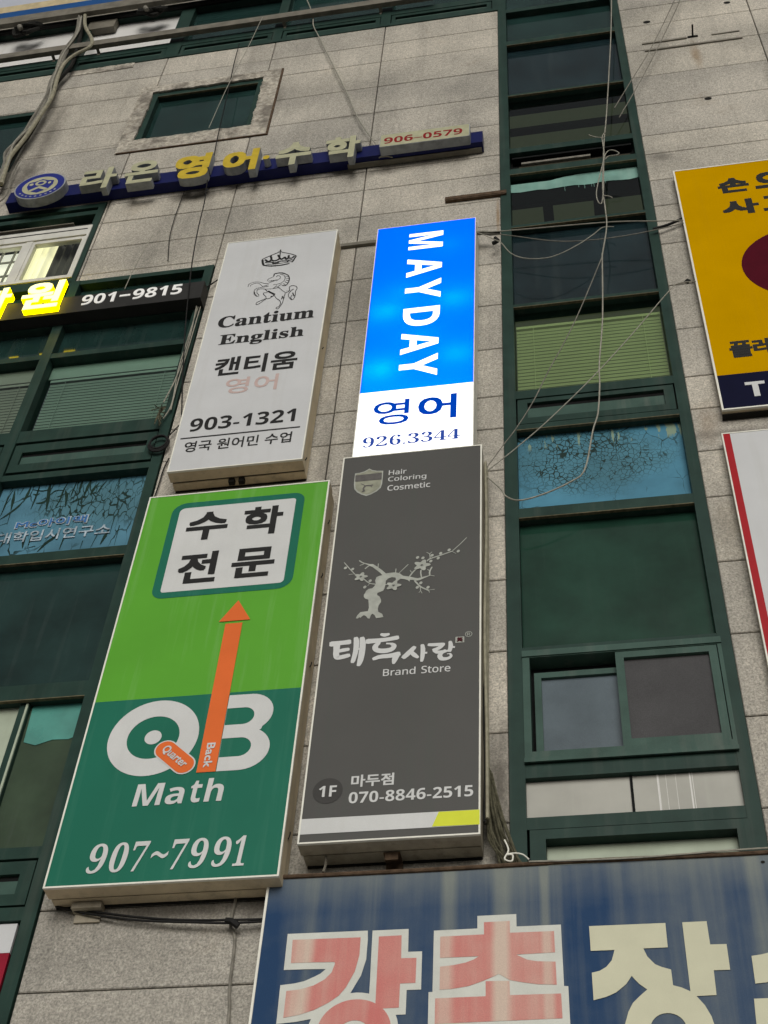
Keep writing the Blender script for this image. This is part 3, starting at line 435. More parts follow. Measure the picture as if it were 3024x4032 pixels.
def glyphs(body):
    if body not in _tc:
        c = bpy.data.curves.new('tmp', 'FONT'); c.body = body; c.resolution_u = 3
        o = bpy.data.objects.new('tmp', c); COL.objects.link(o)
        dg = bpy.context.evaluated_depsgraph_get(); dg.update()
        me = o.evaluated_get(dg).to_mesh()
        vs = [(v.co.x, v.co.y) for v in me.vertices]; fs = [tuple(p.vertices) for p in me.polygons]
        o.evaluated_get(dg).to_mesh_clear(); bpy.data.objects.remove(o); bpy.data.curves.remove(c)
        # curve fills share no vertices between triangles' fronts: weld and find outline edges
        key = {}; mp = []
        uv = []
        for p in vs:
            k = (round(p[0], 5), round(p[1], 5))
            if k not in key: key[k] = len(uv); uv.append(p)
            mp.append(key[k])
        fs = [tuple(mp[i] for i in f) for f in fs]; fs = [f for f in fs if len(set(f)) == len(f)]
        cnt = {}
        for f in fs:
            for i in range(len(f)): cnt[(f[i], f[(i+1) % len(f)])] = 1
        bd = [e for e in cnt if (e[1], e[0]) not in cnt]
        _tc[body] = (uv, fs, bd)
    return _tc[body]
def text(body, x0, x1, z0, z1, d, mats, parent, name='lettering', bold=0.0, rot=False, shear=0.0, depth=0.0, label=None):
    """lettering fitted into a rectangle of the sign face; bold widens the strokes; depth makes channel letters"""
    uv, fs, bd = glyphs(body)
    P = [(x+y*shear, y) for x, y in uv]
    xa, xb = min(p[0] for p in P)-bold, max(p[0] for p in P)+bold
    ya, yb = min(p[1] for p in P)-bold, max(p[1] for p in P)+bold
    if bold: offs = [(0, 0)]+[(a*bold*(1-.012*i), b*bold*(1-.015*i)) for i, (a, b) in enumerate( ((1, 1), (1, -1), (-1, 1), (-1, -1), (1, 0), (-1, 0), (0, 1), (0, -1)))]
    else: offs = [(0, 0)]
    mb = MB()
    for k, (ox, oy) in enumerate(offs):
        dd = d+.003-k*.00012
        def mpt(p):
            u = (p[0]+ox-xa)/(xb-xa); v = (p[1]+oy-ya)/(yb-ya)
            return (x0+(x1-x0)*v, z1-(z1-z0)*u) if rot else (x0+(x1-x0)*u, z0+(z1-z0)*v)
        Q = [mpt(p) for p in P]
        mb.add([(q[0], -dd, q[1]) for q in Q], fs)
        if depth:
            for a, b in bd:
                p, q = Q[a], Q[b]
                mb.add([(p[0], -dd, p[1]), (q[0], -dd, q[1]), (q[0], -dd+depth, q[1]), (p[0], -dd+depth, p[1])], [(0, 3, 2, 1)], 1)
    o = mb.build(name, mats, parent)
    if label: o['label'] = label
    return o
def ellipse(cx, cz, rx, rz, n=48, a0=0.0, rot=0.0):
    out = []
    for i in range(n):
        a = a0+2*math.pi*i/n; x, z = rx*math.cos(a), rz*math.sin(a)
        out.append((cx+x*math.cos(rot)-z*math.sin(rot), cz+x*math.sin(rot)+z*math.cos(rot)))
    return out
def rrect(x0, x1, z0, z1, rr, n=6):
    """rounded rectangle; rr = corner radii BL, BR, TR, TL"""
    out = []
    for (cx, cz, a0, r) in ((x0+rr[0], z0+rr[0], math.pi, rr[0]), (x1-rr[1], z0+rr[1], 1.5*math.pi, rr[1]), (x1-rr[2], z1-rr[2], 0, rr[2]), (x0+rr[3], z1-rr[3], .5*math.pi, rr[3])):
        for i in range(n+1):
            a = a0+.5*math.pi*i/n; out.append((cx+r*math.cos(a), cz+r*math.sin(a)))
    return out
def cut(rects, hole):
    """cut a rectangular opening out of a list of rectangles"""
    out = []; hx0, hx1, hz0, hz1 = hole
    for (x0, x1, z0, z1) in rects:
        if hx1 <= x0 or hx0 >= x1 or hz1 <= z0 or hz0 >= z1: out.append((x0, x1, z0, z1)); continue
        if hz1 < z1: out.append((x0, x1, hz1, z1))
        if hz0 > z0: out.append((x0, x1, z0, hz0))
        za, zb = max(z0, hz0), min(z1, hz1)
        if hx0 > x0: out.append((x0, hx0, za, zb))
        if hx1 < x1: out.append((hx1, x1, za, zb))
    return out

# ------------------------------------------------------------------ ground
def struct(mb, name, m):
    o = mb.build(name, m); o['kind'] = 'structure'; return o
g = MB(); g.box(-60, 60, -9, 40, -.4, 0); struct(g, 'pavement', 'pave')
g = MB(); g.box(-60, 60, -90, -9.004, -.5, -.13); struct(g, 'road', 'asphalt')

# ------------------------------------------------------------------ the building
BLD = empty('office_building', (0, 0, 0), 'grey granite clad office building with dark green framed window bays, behind all the signs', 'building')
OPEN = [(-.60, .66, 4.2, 20.0),            # tall glazed column
        (-9.0, -3.065, 3.0, 12.06),        # left bay below
        (-6.2, -4.32, 12.06, 13.46),       # left bay, lit window
        (-9.0, -.60, 16.73, 18.17),        # ribbon of windows at the top
        (-4.33, -3.07, 14.69, 15.85), (-8.0, -5.56, 14.40, 15.80)]
JX = [-9.0, -8.0, -6.76, -5.53, -4.295, -3.06, -1.83, -.60, .66, 1.934, 3.2, 4.47, 5.73, 7.0]
JZ = [0, .55, 1.15, 1.76, 2.36, 2.96, 3.45, 4.0, 4.6, 5.22, 5.69, 6.08, 6.68, 7.29, 7.885, 8.478, 8.94, 9.395, 9.768, 10.36, 10.953, 11.56, 12.165, 12.60, 13.07, 13.42,
      14.03, 14.632, 15.225, 15.82, 16.275, 16.73, 17.25, 17.7, 18.17, 18.6, 19.1, 19.7, 20.3, 21, 22]
sl_, bk = MB(), MB()
GAP = .0042
for i in range(len(JX)-1):
    for j in range(len(JZ)-1):
        cell = [(JX[i], JX[i+1], JZ[j], JZ[j+1])]
        for h in OPEN: cell = cut(cell, h)
        tone = random.random()
        for (x0, x1, z0, z1) in cell:
            if x1-x0 < .012 or z1-z0 < .012: continue
            e = lambda v, edges: GAP if any(abs(v-q) < 1e-6 for q in edges) else 0
            yj = random.uniform(-.0012, .0012)
            sl_.slab(x0+e(x0, JX), x1-e(x1, JX), yj, .028, z0+e(z0, JZ), z1-e(z1, JZ), .005, 0, tone)
whole = [(-9.0, 7.0, 0, 22)]
for h in OPEN: whole = cut(whole, h)
for (x0, x1, z0, z1) in whole: bk.box(x0, x1, .024, .30, z0, z1)
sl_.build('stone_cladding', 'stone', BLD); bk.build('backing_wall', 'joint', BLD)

def pane(parent, x0, x1, z0, z1, m, y=.062, name='pane', t=.008):
    mb = MB(); mb.add([(x0, y, z0), (x1, y, z0), (x1, y, z1), (x0, y, z1)], [(0, 1, 2, 3)]); return mb.build(name, m, parent)
def slats(parent, x0, x1, z0, z1, y, pitch, m, name='blind', tilt=1.1):
    mb = MB(); z = z1-pitch*.5; w = pitch*.26
    while z > z0+pitch*.4:
        dy, dz = w*math.cos(tilt), w*math.sin(tilt)
        mb.add([(x0, y+dy, z-dz), (x1, y+dy, z-dz), (x1, y-dy, z+dz), (x0, y-dy, z+dz)], [(0, 1, 2, 3)])
        z -= pitch
    mb.box(x0, x1, y-.02, y+.02, z1, z1+.03)
    for x in (x0+.12*(x1-x0), x1-.12*(x1-x0)): mb.box(x-.002, x+.002, y-w-.006, y-w-.003, z0, z1)
    mb.box(x0, x1, y-.012, y+.012, z0, z0+.016)
    return mb.build(name, m, parent)
def vent(parent, x0, x1, z0, z1, sx0, sx1, sz0, sz1):
    """small top-hung ventilation sash: dark shadow gap around it, a sunk slot with a flap"""
    mb = MB()
    mb.box(x0, x1, .02, .05, z0, z1, 1)
    g_ = .006; x0 += g_; x1 -= g_; z0 += g_; z1 -= g_
    for r in cut([(x0, x1, z0, z1)], (sx0, sx1, sz0, sz1)): mb.box(r[0], r[1], -.004, .03, r[2], r[3], 0)
    mb.box(sx0, sx1, .016, .019, sz0, sz1-.035*(sz1-sz0)/.14, 2)
    return mb.build('vent_panel', ['green', 'black', 'greenlight'], parent)
def bay(name, stiles, rails, seals=(), front=-.008, back=.13):
    """window bay frame: vertical stiles (x0,x1,z0,z1) and horizontal rails (x0,x1,z0,z1); seals are thin tan beads"""
    mb = MB()
    for (x0, x1, z0, z1) in stiles: mb.box(x0, x1, front-.004, back, z0, z1)
    for (x0, x1, z0, z1) in rails: mb.box(x0, x1, front, back-.004, z0, z1)
    for (x0, x1, z) in seals: mb.box(x0, x1, front-.002, front+.02, z-.007, z, 1)
    return mb.build(name, ['green', 'seal'], BLD)

# --- tall glazed column (right of the sign boxes)
XL, XR = -.515, .585
rz = [(16.62, 16.70), (15.77, 15.87), (14.575, 14.61), (13.40, 13.49), (13.0, 13.10), (12.075, 12.115), (10.875, 10.915), (9.70, 9.79), (9.345, 9.40),
      (8.43, 8.52), (7.235, 7.295), (6.35, 6.46), (6.02, 6.095), (18.1, 18.2), (4.2, 4.5)]
col = bay('window_bay', [(-.60, XL, 4.2, 20), (XR, .66, 4.2, 20)], [(XL, XR, a, b) for a, b in rz],
          [(XL, XR, z) for z in (15.77, 14.575, 13.0, 12.075, 10.875, 9.345, 8.43)])
col['label'] = 'tall narrow green framed window bay right of the sign boxes'
pane(col, XL, XR, 16.70, 18.1, 'gdark'); pane(col, XL, XR, 18.2, 20, 'gdark')
pane(col, XL, XR, 15.87, 16.62, 'golive').data.materials[0] = MAT['gdark']
pane(col, XL, XR, 14.61, 15.77, 'gnavy')
pane(col, XL, XR, 13.49, 14.575, 'gclear')
mb = MB()                                                           # old peeling film strips along the foot of that pane
for (a, b, h0, h1) in ((-.50, -.24, .105, .10), (-.24, -.17, .13, .11), (-.17, .12, .095, .085), (.12, .50, .075, .055)):
    mb.poly([(a, 13.495), (b, 13.495), (b, 13.495+h1+random.uniform(-.015, .01)), ((a+b)/2, 13.495+h0+random.uniform(-.02, .02)), (a, 13.495+h0)], -.058)
mb.build('film_strip', 'tealstrip', col)
mb = MB(); mb.box(XL, XR, .09, .12, 13.10, 13.40, 0); mb.box(XL+.10, .2, .03, .06, 13.245, 13.275, 1); mb.box(XL+.02, XR-.02, .02, .09, 13.335, 13.36, 0); mb.box(XL+.08, XR-.04, .055, .09, 13.12, 13.24, 2)
mb.build('open_vent', ['black', 'wire_g', 'beam'], col)
pane(col, XL, XR, 12.115, 13.0, 'gclear')
mb = MB(); pts = [(XL, 12.795)]+[(XL+(XR-XL)*i/14, 12.79+random.uniform(-.012, .008)) for i in range(1, 14)]+[(XR, 12.80), (XR, 12.985), (.1, 12.985), (-.05, 12.965), (-.18, 12.93), (XL, 12.935)]
mb.poly(pts, -.058)
for x in (-.05, .07, .12, .18, .2, .30): mb.box(x, x+.003, .056, .06, 12.80-random.uniform(.03, .09), 12.80)
mb.build('film_strip', 'tealstrip', col)
pane(col, XL, XR, 10.915, 12.075, 'gnavy')
pane(col, XL, XR, 9.79, 10.875, 'gclear')
slats(col, XL+.01, XR-.01, 9.80, 10.70, .10, .042, 'blind_g')
vent(col, XL+.005, XR-.005, 9.405, 9.695, -.435, .507, 9.475, 9.645)
pane(col, XL, XR, 8.52, 9.345, 'film_r', name='cracked_film')
pane(col, XL, XR, 7.295, 8.43, 'ggreen')
# sliding window: fixed outer frame, inner (left) sash set back, right sash proud
sw = MB()
for r in cut([(-.515, .60, 6.452, 7.243)], (-.475, .578, 6.515, 7.20)): sw.box(r[0], r[1], -.022, .10, r[2], r[3])
sw.box(-.517, .602, -.032, -.02, 6.440, 6.468); sw.box(-.517, .602, -.030, -.02, 7.205, 7.25)
sld = sw.build('sliding_window', 'greenlight', col)
def sash(parent, x0, x1, z0, z1, b, y0, y1, gm):
    mb = MB()
    for r in cut([(x0, x1, z0, z1)], (x0+b, x1-b, z0+b, z1-b)): mb.box(r[0], r[1], y0, y1, r[2], r[3])
    mb.box(x0+b, x1-b, (y0+y1)/2, (y0+y1)/2+.006, z0+b, z1-b, 1)
    return mb.build('sash', ['greenlight', gm], parent)
sash(sld, -.455, .06, 6.52, 7.13, .04, .035, .075, 'frost_blue'); sash(sld, .01, .573, 6.518, 7.198, .046, -.018, .028, 'mesh_grey')
mb = MB(); mb.box(-.475, .578, .085, .10, 6.515, 7.20); mb.build('recess', 'black', sld)
mb = MB(); mb.box(XL, .030, .03, .04, 6.09, 6.372); mb.box(.036, XR, .03, .04, 6.09, 6.368); mb.box(.026, .040, .02, .03, 6.09, 6.37, 1)
for x, w_ in ((.165, .006), (.172, .003), (.33, .008), (.345, .003), (.26, .002), (.21, .002)): mb.box(x, x+w_, .0285, .03, 6.095, 6.365, 2)  # thin pale strips painting upright reflections on the right pane
mb.build('frosted_pane', ['frost', 'black', 'wpanel'], col)
bw = MB()
for r in cut([(-.50, .595, 5.0, 6.008)], (-.42, .525, 5.1, 5.95)): bw.box(r[0], r[1], -.02, .08, r[2], r[3])
bwo = bw.build('lower_window', 'green', col); pane(bwo, -.42, .525, 5.1, 5.95, 'frost_green', .05)
mb = MB(); mb.box(XL, XR, .10, .125, 4.5, 6.02); mb.build('recess', 'black', col)
# rooms seen through the clear panes
rm = MB()
rm.box(-.58, .64, .13, .16, 13.50, 14.57, 0)
rm = MB()
for (z, ribs) in ((14.60, None), (13.03, 1), (10.90, None)):
    rm.box(-.59, .65, .131, 1.6, z, z+.03, 0)
rm.box(-.59, .65, .131, .30, 12.99, 13.029, 1); rm.box(-.59, .65, .30, .335, 12.985, 13.029, 2)
for x in (-.26, .19): rm.box(x, x+.09, .336, 1.0, 13.0, 13.029, 2)
rm.box(-.59, .65, .131, .19, 14.55, 14.599, 1); rm.box(-.59, .65, .34, .40, 14.54, 14.599, 2)
rm.box(-.59, .65, 1.6, 1.63, 9.5, 14.8, 1); rm.box(-.62, -.59, .305, 1.6, 9.5, 14.8, 1); rm.box(.65, .68, .305, 1.6, 9.5, 14.8, 1)
rm.build('room_interior', ['ceil', 'room', 'beam'], BLD)

# --- lower left bay
MX = [(-3.14, -3.065), (-4.35, -4.265), (-5.58, -5.49), (-6.81, -6.72), (-8.05, -7.96)]
rows = [(12.0, 12.06), (11.36, 11.42), (10.89, 10.955), (9.785, 9.925), (9.335, 9.40), (8.425, 8.515), (7.18, 7.30), (6.02, 6.095), (5.635, 5.715), (3.0, 3.4)]
lb = bay('window_bay', [(a, b, 3.0, 12.06) for a, b in MX],
         [(MX[i+1][1], MX[i][0], a, b) for i in range(4) for a, b in rows], [(-8, -3.14, z) for z in (8.425, 7.18)])
lb['label'] = 'wide left window bay with blinds and cracked blue film'
for i in range(4):
    x0, x1 = MX[i+1][1], MX[i][0]
    pane(lb, x0, x1, 11.42, 12.0, 'gdark'); pane(lb, x0, x1, 10.955, 11.36, 'gdark')
    pane(lb, x0, x1, 9.925, 10.89, 'gclear')
    slats(lb, x0+.03, x1-.01, 9.93, 10.66, .095, .038, 'blind_t' if i == 0 else 'blind_w')
    mb = MB(); mb.box(x0, x1, .085, .09, 10.72, 10.885); mb.build('blind_head', 'blind_t' if i == 0 else 'blind_w', lb)
    mb = MB(); mb.box(x0, x1, .14, .15, 9.9, 10.95); mb.build('recess', 'room', lb)
    vent(lb, x0+.005, x1-.005, 9.43, 9.765, x0+.08, x1-.075, 9.525, 9.665)
    mb = MB(); mb.add([(x0, .062, 8.515), (x1, .062, 8.515), (x1, .062, 9.335), (x0, .062, 9.335)], [(0, 1, 2, 3)])
    if i == 0:
        for j, p in enumerate(DATA['film_tears']):
            n = len(p); wd = [.004]+[.013+.006*((j*7) % 3)]*(n-2)+[.003] if n > 2 else [.003, .010]
            mb.stroke(p, wd, -.0600+j*.00003, 1, 4)
    mb.build('cracked_film', ['film_l', 'dirtgreen'], lb)
    pane(lb, x0, x1, 7.30, 8.425, 'gdark')
    vent(lb, x0+.005, x1-.005, 5.725, 6.012, x0+.08, x1-.085, 5.80, 5.925)
    if i: pane(lb, x0, x1, 6.095, 7.18, 'golive')
x0, x1 = MX[1][1], MX[0][0]
pane(lb, -3.50, x1, 6.095, 7.18, 'golive')
mb = MB(); mb.poly([(-3.49, 7.178), (-3.145, 7.178), (-3.142, 6.93), (-3.2, 6.90), (-3.3, 6.905), (-3.4, 6.87), (-3.48, 6.90)], -.058); mb.build('film_strip', 'gteal', lb)
pane(lb, x0, -3.56, 6.095, 7.18, 'frost_green'); mb = MB(); mb.box(-3.56, -3.50, .03, .075, 6.095, 7.18); mb.box(-3.517, -3.503, .02, .03, 6.1, 7.17, 1); mb.build('sash', ['green', 'frost_green'], lb)
pane(lb, x0, x1, 3.4, 5.635, 'gdark', .075)
# worn lettering on the blue film
f0 = -4.265
text('대학입시연구소', -4.16, -3.33, 8.715, 8.83, -.0565, 'worn', lb, bold=.012, label='worn white lettering on cracked blue film')
text('Mc아이맥', -4.06, -3.52, 8.855, 8.95, -.058, 'worn', lb, bold=.05); text('Mc아이맥', -4.05, -3.53, 8.865, 8.94, -.0545, 'mcblue', lb, bold=.01)

# --- left bay above: lit white window
ub = bay('window_bay', [(-4.385, -4.32, 12.06, 13.46), (-6.2, -6.1, 12.06, 13.46)], [(-6.1, -4.385, 13.39, 13.46), (-6.1, -4.385, 13.26, 13.33), (-6.1, -4.385, 12.06, 12.13)])
ub['label'] = 'window bay with lit white framed window behind glowing letters'
mb = MB(); mb.box(-6.1, -4.385, .16, .18, 13.03, 13.39); mb.box(-6.1, -4.42, .04, .12, 13.10, 13.17, 1); mb.box(-5.4, -4.6, .02, .05, 13.18, 13.195, 2); mb.build('open_transom', ['black', 'blackbar', 'galv'], ub)
wf = MB()
for r in cut([(-6.1, -4.365, 12.13, 13.035)], (-6.05, -4.388, 12.165, 12.87)): wf.box(r[0], r[1], -.02, .06, r[2], r[3])
wf.box(-6.05, -4.40, -.024, -.019, 12.965, 12.975, 1)
wf.box(-4.965, -4.905, -.012, .05, 12.165, 12.87)
litw = wf.build('lit_window', ['pvc', 'dirt_and_shade'], ub)
def psash(x0, x1):
    mb = MB()
    for r in cut([(x0, x1, 12.168, 12.866)], (x0+.028, x1-.034, 12.20, 12.82)): mb.box(r[0], r[1], -.006, .04, r[2], r[3])
    return mb.build('sash', 'pvc', litw)
psash(-4.904, -4.39); psash(-5.6, -4.967)
pane(litw, -4.876, -4.424, 12.20, 12.82, 'gplain', .012); pane(litw, -5.572, -5.001, 12.20, 12.82, 'gplain', .012)
mb = MB()
for x in (-5.45, -5.33, -5.21, -5.09): mb.box(x-.008, x+.008, .05, .065, 12.18, 12.97)
for z in (12.42, 12.66): mb.box(-5.6, -4.99, .052, .067, z-.008, z+.008)
mb.build('window_bars', 'bars', litw)
mb = MB(); n = 44
for i in range(n):
    xa, xb = -5.02+.29*i/n, -5.02+.29*(i+1)/n
    f = lambda x: .11+.022*math.sin(x*95)+.012*math.sin(x*41+1)
    mb.add([(xa, f(xa), 12.0), (xb, f(xb), 12.0), (xb, f(xb), 13.4), (xa, f(xa), 13.4)], [(0, 1, 2, 3)])
mb.build('curtain', 'curtain', litw, True)
mb = MB()
for i in range(20):
    xa, xb = -4.735+.29*i/20, -4.735+.29*(i+1)/20
    f = lambda x: .15+.02*math.sin(x*80)
    mb.add([(xa, f(xa), 12.0), (xb, f(xb), 12.0), (xb, f(xb), 13.4), (xa, f(xa), 13.4)], [(0, 1, 2, 3)])
mb.build('drape', 'drape', litw, True)
mb = MB(); mb.box(-6.1, -4.35, .30, .32, 11.9, 13.6); mb.build('room_wall', 'roomwall', litw)

# --- ribbon of windows at the top
tx = [(-3.115, -3.01), (-1.89, -1.78), (-4.35, -4.19), (-5.6, -5.44), (-6.84, -6.7), (-.66, -.60), (-8.1, -7.9)]
tb = bay('window_bay', [(a, b, 16.73, 18.17) for a, b in tx], [(-9, -.6, 16.732, 16.80), (-9, -.6, 17.02, 17.15), (-9, -.6, 18.12, 18.17)])
tb['label'] = 'ribbon of green framed windows along the top'
for (a, b) in ((-5.44, -4.35), (-4.19, -3.115), (-3.01, -1.89), (-1.78, -.66), (-6.7, -5.6)):
    vent(tb, a+.004, b-.004, 16.802, 17.018, a+.05, b-.06, 16.86, 16.955)
    pane(tb, a, b, 17.15, 18.12, 'wpanel' if b < -4.3 else 'gdark', name='white_panel' if b < -4.3 else 'pane')
mb = MB(); mb.box(-7.9, -6.84, .05, .06, 17.15, 18.12); mb.build('white_panel', 'wpanel', tb)
mb = MB(); mb.box(-5.50, -5.16, -.03, .05, 17.86, 18.10); mb.build('exhaust_box', 'galv', tb)

# --- small window in a hacked-out mortar surround, and the dark window at the far left
sb = MB(); N = 150
def ragged(x0, x1, z0, z1, a, seed):
    rnd = random.Random(seed); pts = []
    for (p, q) in (((x0, z0), (x1, z0)), ((x1, z0), (x1, z1)), ((x1, z1), (x0, z1)), ((x0, z1), (x0, z0))):
        n = int(max(abs(q[0]-p[0]), abs(q[1]-p[1]))/.022)
        off = 0
        for i in range(n):
            t = i/n; off = off*.6+rnd.uniform(-a, a)
            ox, oz = (0, off) if p[1] == q[1] else (off, 0)
            pts.append((p[0]+(q[0]-p[0])*t+ox, p[1]+(q[1]-p[1])*t+oz))
    return pts
sb.poly(ragged(-4.455, -2.90, 14.46, 15.985, .005, 3), .012, .02, [ragged(-4.30, -3.085, 14.715, 15.83, .008, 5)])
sb.poly(ragged(-5.42, -4.68, 16.60, 16.725, .006, 8), .008, .012)
sb.build('mortar_surround', 'mortar', BLD)
mb = MB(); mb.box(-2.902, -2.882, -.016, -.001, 14.45, 15.98); mb.box(-4.44, -2.902, -.016, -.001, 14.452, 14.468); mb.build('surround_shade', 'rust', BLD)  # dark strips draw the shade along the surround's right and bottom edges
sm = bay('small_window', [(-4.33, -4.24, 14.69, 15.85), (-3.14, -3.07, 14.69, 15.85)], [(-4.24, -3.14, 15.755, 15.85), (-4.24, -3.14, 14.69, 14.72)], [(-4.24, -3.14, 15.755)], front=.012)
pane(sm, -4.24, -3.14, 14.72, 15.755, 'gdark', .075)
sm['label'] = 'small dark green window in rough mortar surround'
sd_ = bay('dark_window', [(-5.63, -5.56, 14.40, 15.80)], [(-8, -5.63, 15.73, 15.80), (-8, -5.63, 14.40, 14.46)], front=.01)
pane(sd_, -8, -5.63, 14.46, 15.73, 'gdark', .07)
mb = MB(); mb.box(-9, -.6, -.02, .03, 18.175, 18.48); mb.box(-9, -.6, -.05, .03, 18.172, 18.215); mb.build('concrete_band', 'conc', BLD)
mb = MB()
for (x, z, r) in ((.915, 15.885, .032), (1.74, 16.09, .03), (1.96, 14.35, .04), (1.955, 14.12, .03), (1.31, 13.99, .03)):
    mb.poly(ellipse(x, z, r*1.15, r, 14), .0016)
mb.poly([(.78, 10.98), (.81, 11.02), (.84, 10.99), (.81, 10.94)], .0016)
mb.build('stain_spot', 'dirt_and_shade', BLD)
# ------------------------------------------------------------------ sign boxes
def box_sign(name, label, x0, x1, z0, z1, d, face, casing='casing', step=.45, trim='trim', hollow=False, cat='sign', border=.008):
    root = empty(name, ((x0+x1)/2, 0, z0), label, cat)
    mb = MB(); ys = -d*step
    if hollow:
        t = .012
        for (a, b, cc, e) in ((x0, x0+t, z0, z1), (x1-t, x1, z0, z1), (x0+t, x1-t, z0, z0+t), (x0+t, x1-t, z1-t, z1)): mb.box(a, b, -d, -.012, cc, e)
        mb.box(x0+t, x1-t, -.024, -.012, z0+t, z1-t)
    else:
        mb.box(x0, x1, -d+.004, ys-.010, z0, z1)
        mb.box(x0+.006, x1-.006, ys+.008, -.012, z0+.006, z1-.005)
        mb.box(x0+.010, x1-.010, ys-.011, ys+.009, z0+.014, z1-.014, 1)
        mb.box(x0+.012, x1-.012, -.013, -.002, z0-.004, z1-.012, 1)  # thin dark strip drawing the shade line where casing meets wall
    mb.build('casing', [casing, 'dirt_and_shade'], root)
    mb = MB(); mb.box(x0+border, x1-border, -d-.001, -d+.010, z0+border, z1-border); mb.build('face_panel', face, root)
    mb = MB()
    for r in cut([(x0-.001, x1+.001, z0-.001, z1+.001)], (x0+border, x1-border, z0+border, z1-border)): mb.box(r[0], r[1], -d-.004, -d+.012, r[2], r[3])
    mb.build('trim', trim, root)
    return root
def sheet(root, name, m, pts, d, holes=()):
    mb = MB(); mb.poly(pts, d, 0, holes); return mb.build(name, m, root)
def strokes(root, name, m, lst, d, smooth=4):
    mb = MB()
    for i, (w_, p) in enumerate(lst): mb.stroke(p, w_, d+i*.00005, 0, smooth)
    return mb.build(name, m, root)
def clamps(root, x, zs, y0, m='dirt_and_shade'):
    for z in zs:
        mb = MB(); mb.tube([(x, y0, z+.03), (x+.004, y0-.012, z+.005), (x+.002, y0-.03, z-.035)], .0035, 5, 3)
        mb.build('clamp', m, root)
def bracket(root, x, z, d, w_=.05, m='rust'):
    mb = MB(); mb.box(x-w_/2, x+w_/2, -d*.55, -.001, z-.012, z-.004); mb.box(x-w_/2, x+w_/2, -.02, -.001, z-.10, z-.012)
    mb.box(x-w_*.4, x+w_*.4, -d*.55, -d*.5, z-.05, z-.012)
    mb.build('bracket', m, root)

# 1 white sign with the horse
S = box_sign('sign_box', 'tall grey white sign box with a horse and crown emblem, upper left of the four', -2.902, -1.952, 9.022, 12.075, .19, 'can_face')
strokes(S, 'emblem', 'ink', DATA['horse'], .1925); strokes(S, 'crown', 'ink', [(w_*1.35, p) for w_, p in DATA['crown']], .1925)
text('𝐂𝐚𝐧𝐭𝐢𝐮𝐦', -2.806, -2.036, 10.762, 10.921, .19, 'ink', S, bold=.012)
text('𝐄𝐧𝐠𝐥𝐢𝐬𝐡', -2.761, -2.094, 10.487, 10.662, .19, 'ink', S, bold=.012)
text('캔티움', -2.741, -2.108, 10.108, 10.345, .19, 'ink', S, bold=.024)
text('영어', -2.624, -2.228, 9.868, 10.063, .19, 'ink2', S, bold=.012, label='faded pinkish lettering')
text('𝟵𝟬𝟯-𝟭𝟯𝟮𝟭', -2.821, -2.051, 9.458, 9.608, .19, 'ink', S, name='phone_number')
mb = MB(); mb.box(-2.867, -2.003, -.193, -.190, 9.379, 9.392); mb.build('rule', 'ink', S)
text('영국 원어민 수업', -2.822, -2.052, 9.222, 9.342, .19, 'ink', S, bold=.014)
clamps(S, -1.952, (10.45, 9.12), -.10)
for x in (-2.47, -2.40):
    mb = MB(); mb.box(x-.02, x+.02, -.085, -.05, 8.985, 9.024); mb.build('bracket', 'dirt_and_shade', S)

# 2 backlit blue sign
x0, x1, z0, z1, d = -1.606, -.787, 8.976, 11.998, .19
S = box_sign('lit_sign_box', 'lit blue and white sign box with vertical white lettering, brightest of the signs', x0, x1, z0, z1, d, 'mblue', 'trim', hollow=True, border=.006)
for o in list(S.children):
    if o.name.startswith('face_panel'): bpy.data.objects.remove(o)
mb = MB(); mb.box(x0+.006, x1-.006, -d-.001, -d, 9.705, z1-.006); mb.build('blue_panel', 'mblue', S)
mb = MB(); mb.box(x0+.006, x1-.006, -d-.001, -d+.004, z0+.006, 9.7045); mb.build('white_panel', 'mwhite', S)
for ch, a, b in (('𝗠', 11.600, 11.850), ('𝗔', 11.185, 11.455), ('𝗬', 10.855, 11.125), ('𝗗', 10.487, 10.737), ('𝗔', 10.130, 10.400), ('𝗬', 9.835, 10.105)):
    text(ch, -1.333, -1.053, a, b, d, 'mwhite', S, name='letter', rot=True, bold=.004)
text('영', -1.490, -1.237, 9.305, 9.585, d, 'mink', S, name='letter', bold=.008); text('어', -1.175, -.906, 9.315, 9.592, d, 'mink', S, name='letter', bold=.022)
text('𝟗𝟐𝟔.𝟑𝟑𝟒𝟒', -1.542, -.877, 9.075, 9.187, d, 'mink2', S, name='phone_number')
for (lx, lz, p) in ((-1.46, 10.74, 1.5), (-.95, 10.82, 1.35), (-1.46, 9.98, 1.9), (-.93, 10.08, 1.2), (-1.0, 11.62, .35), (-1.35, 11.0, .5), (-1.2, 10.35, .6)):
    l = bpy.data.lights.new('sign_lamp', 'POINT'); l.energy = p*LAMP; l.color = (.75, .92, 1); l.shadow_soft_size = .05
    o = bpy.data.objects.new('sign_lamp', l); o.location = Vector((lx, -.068, lz))-S.location; o.parent = S; COL.objects.link(o)
bracket(S, -1.0, 8.99, .12, .03)

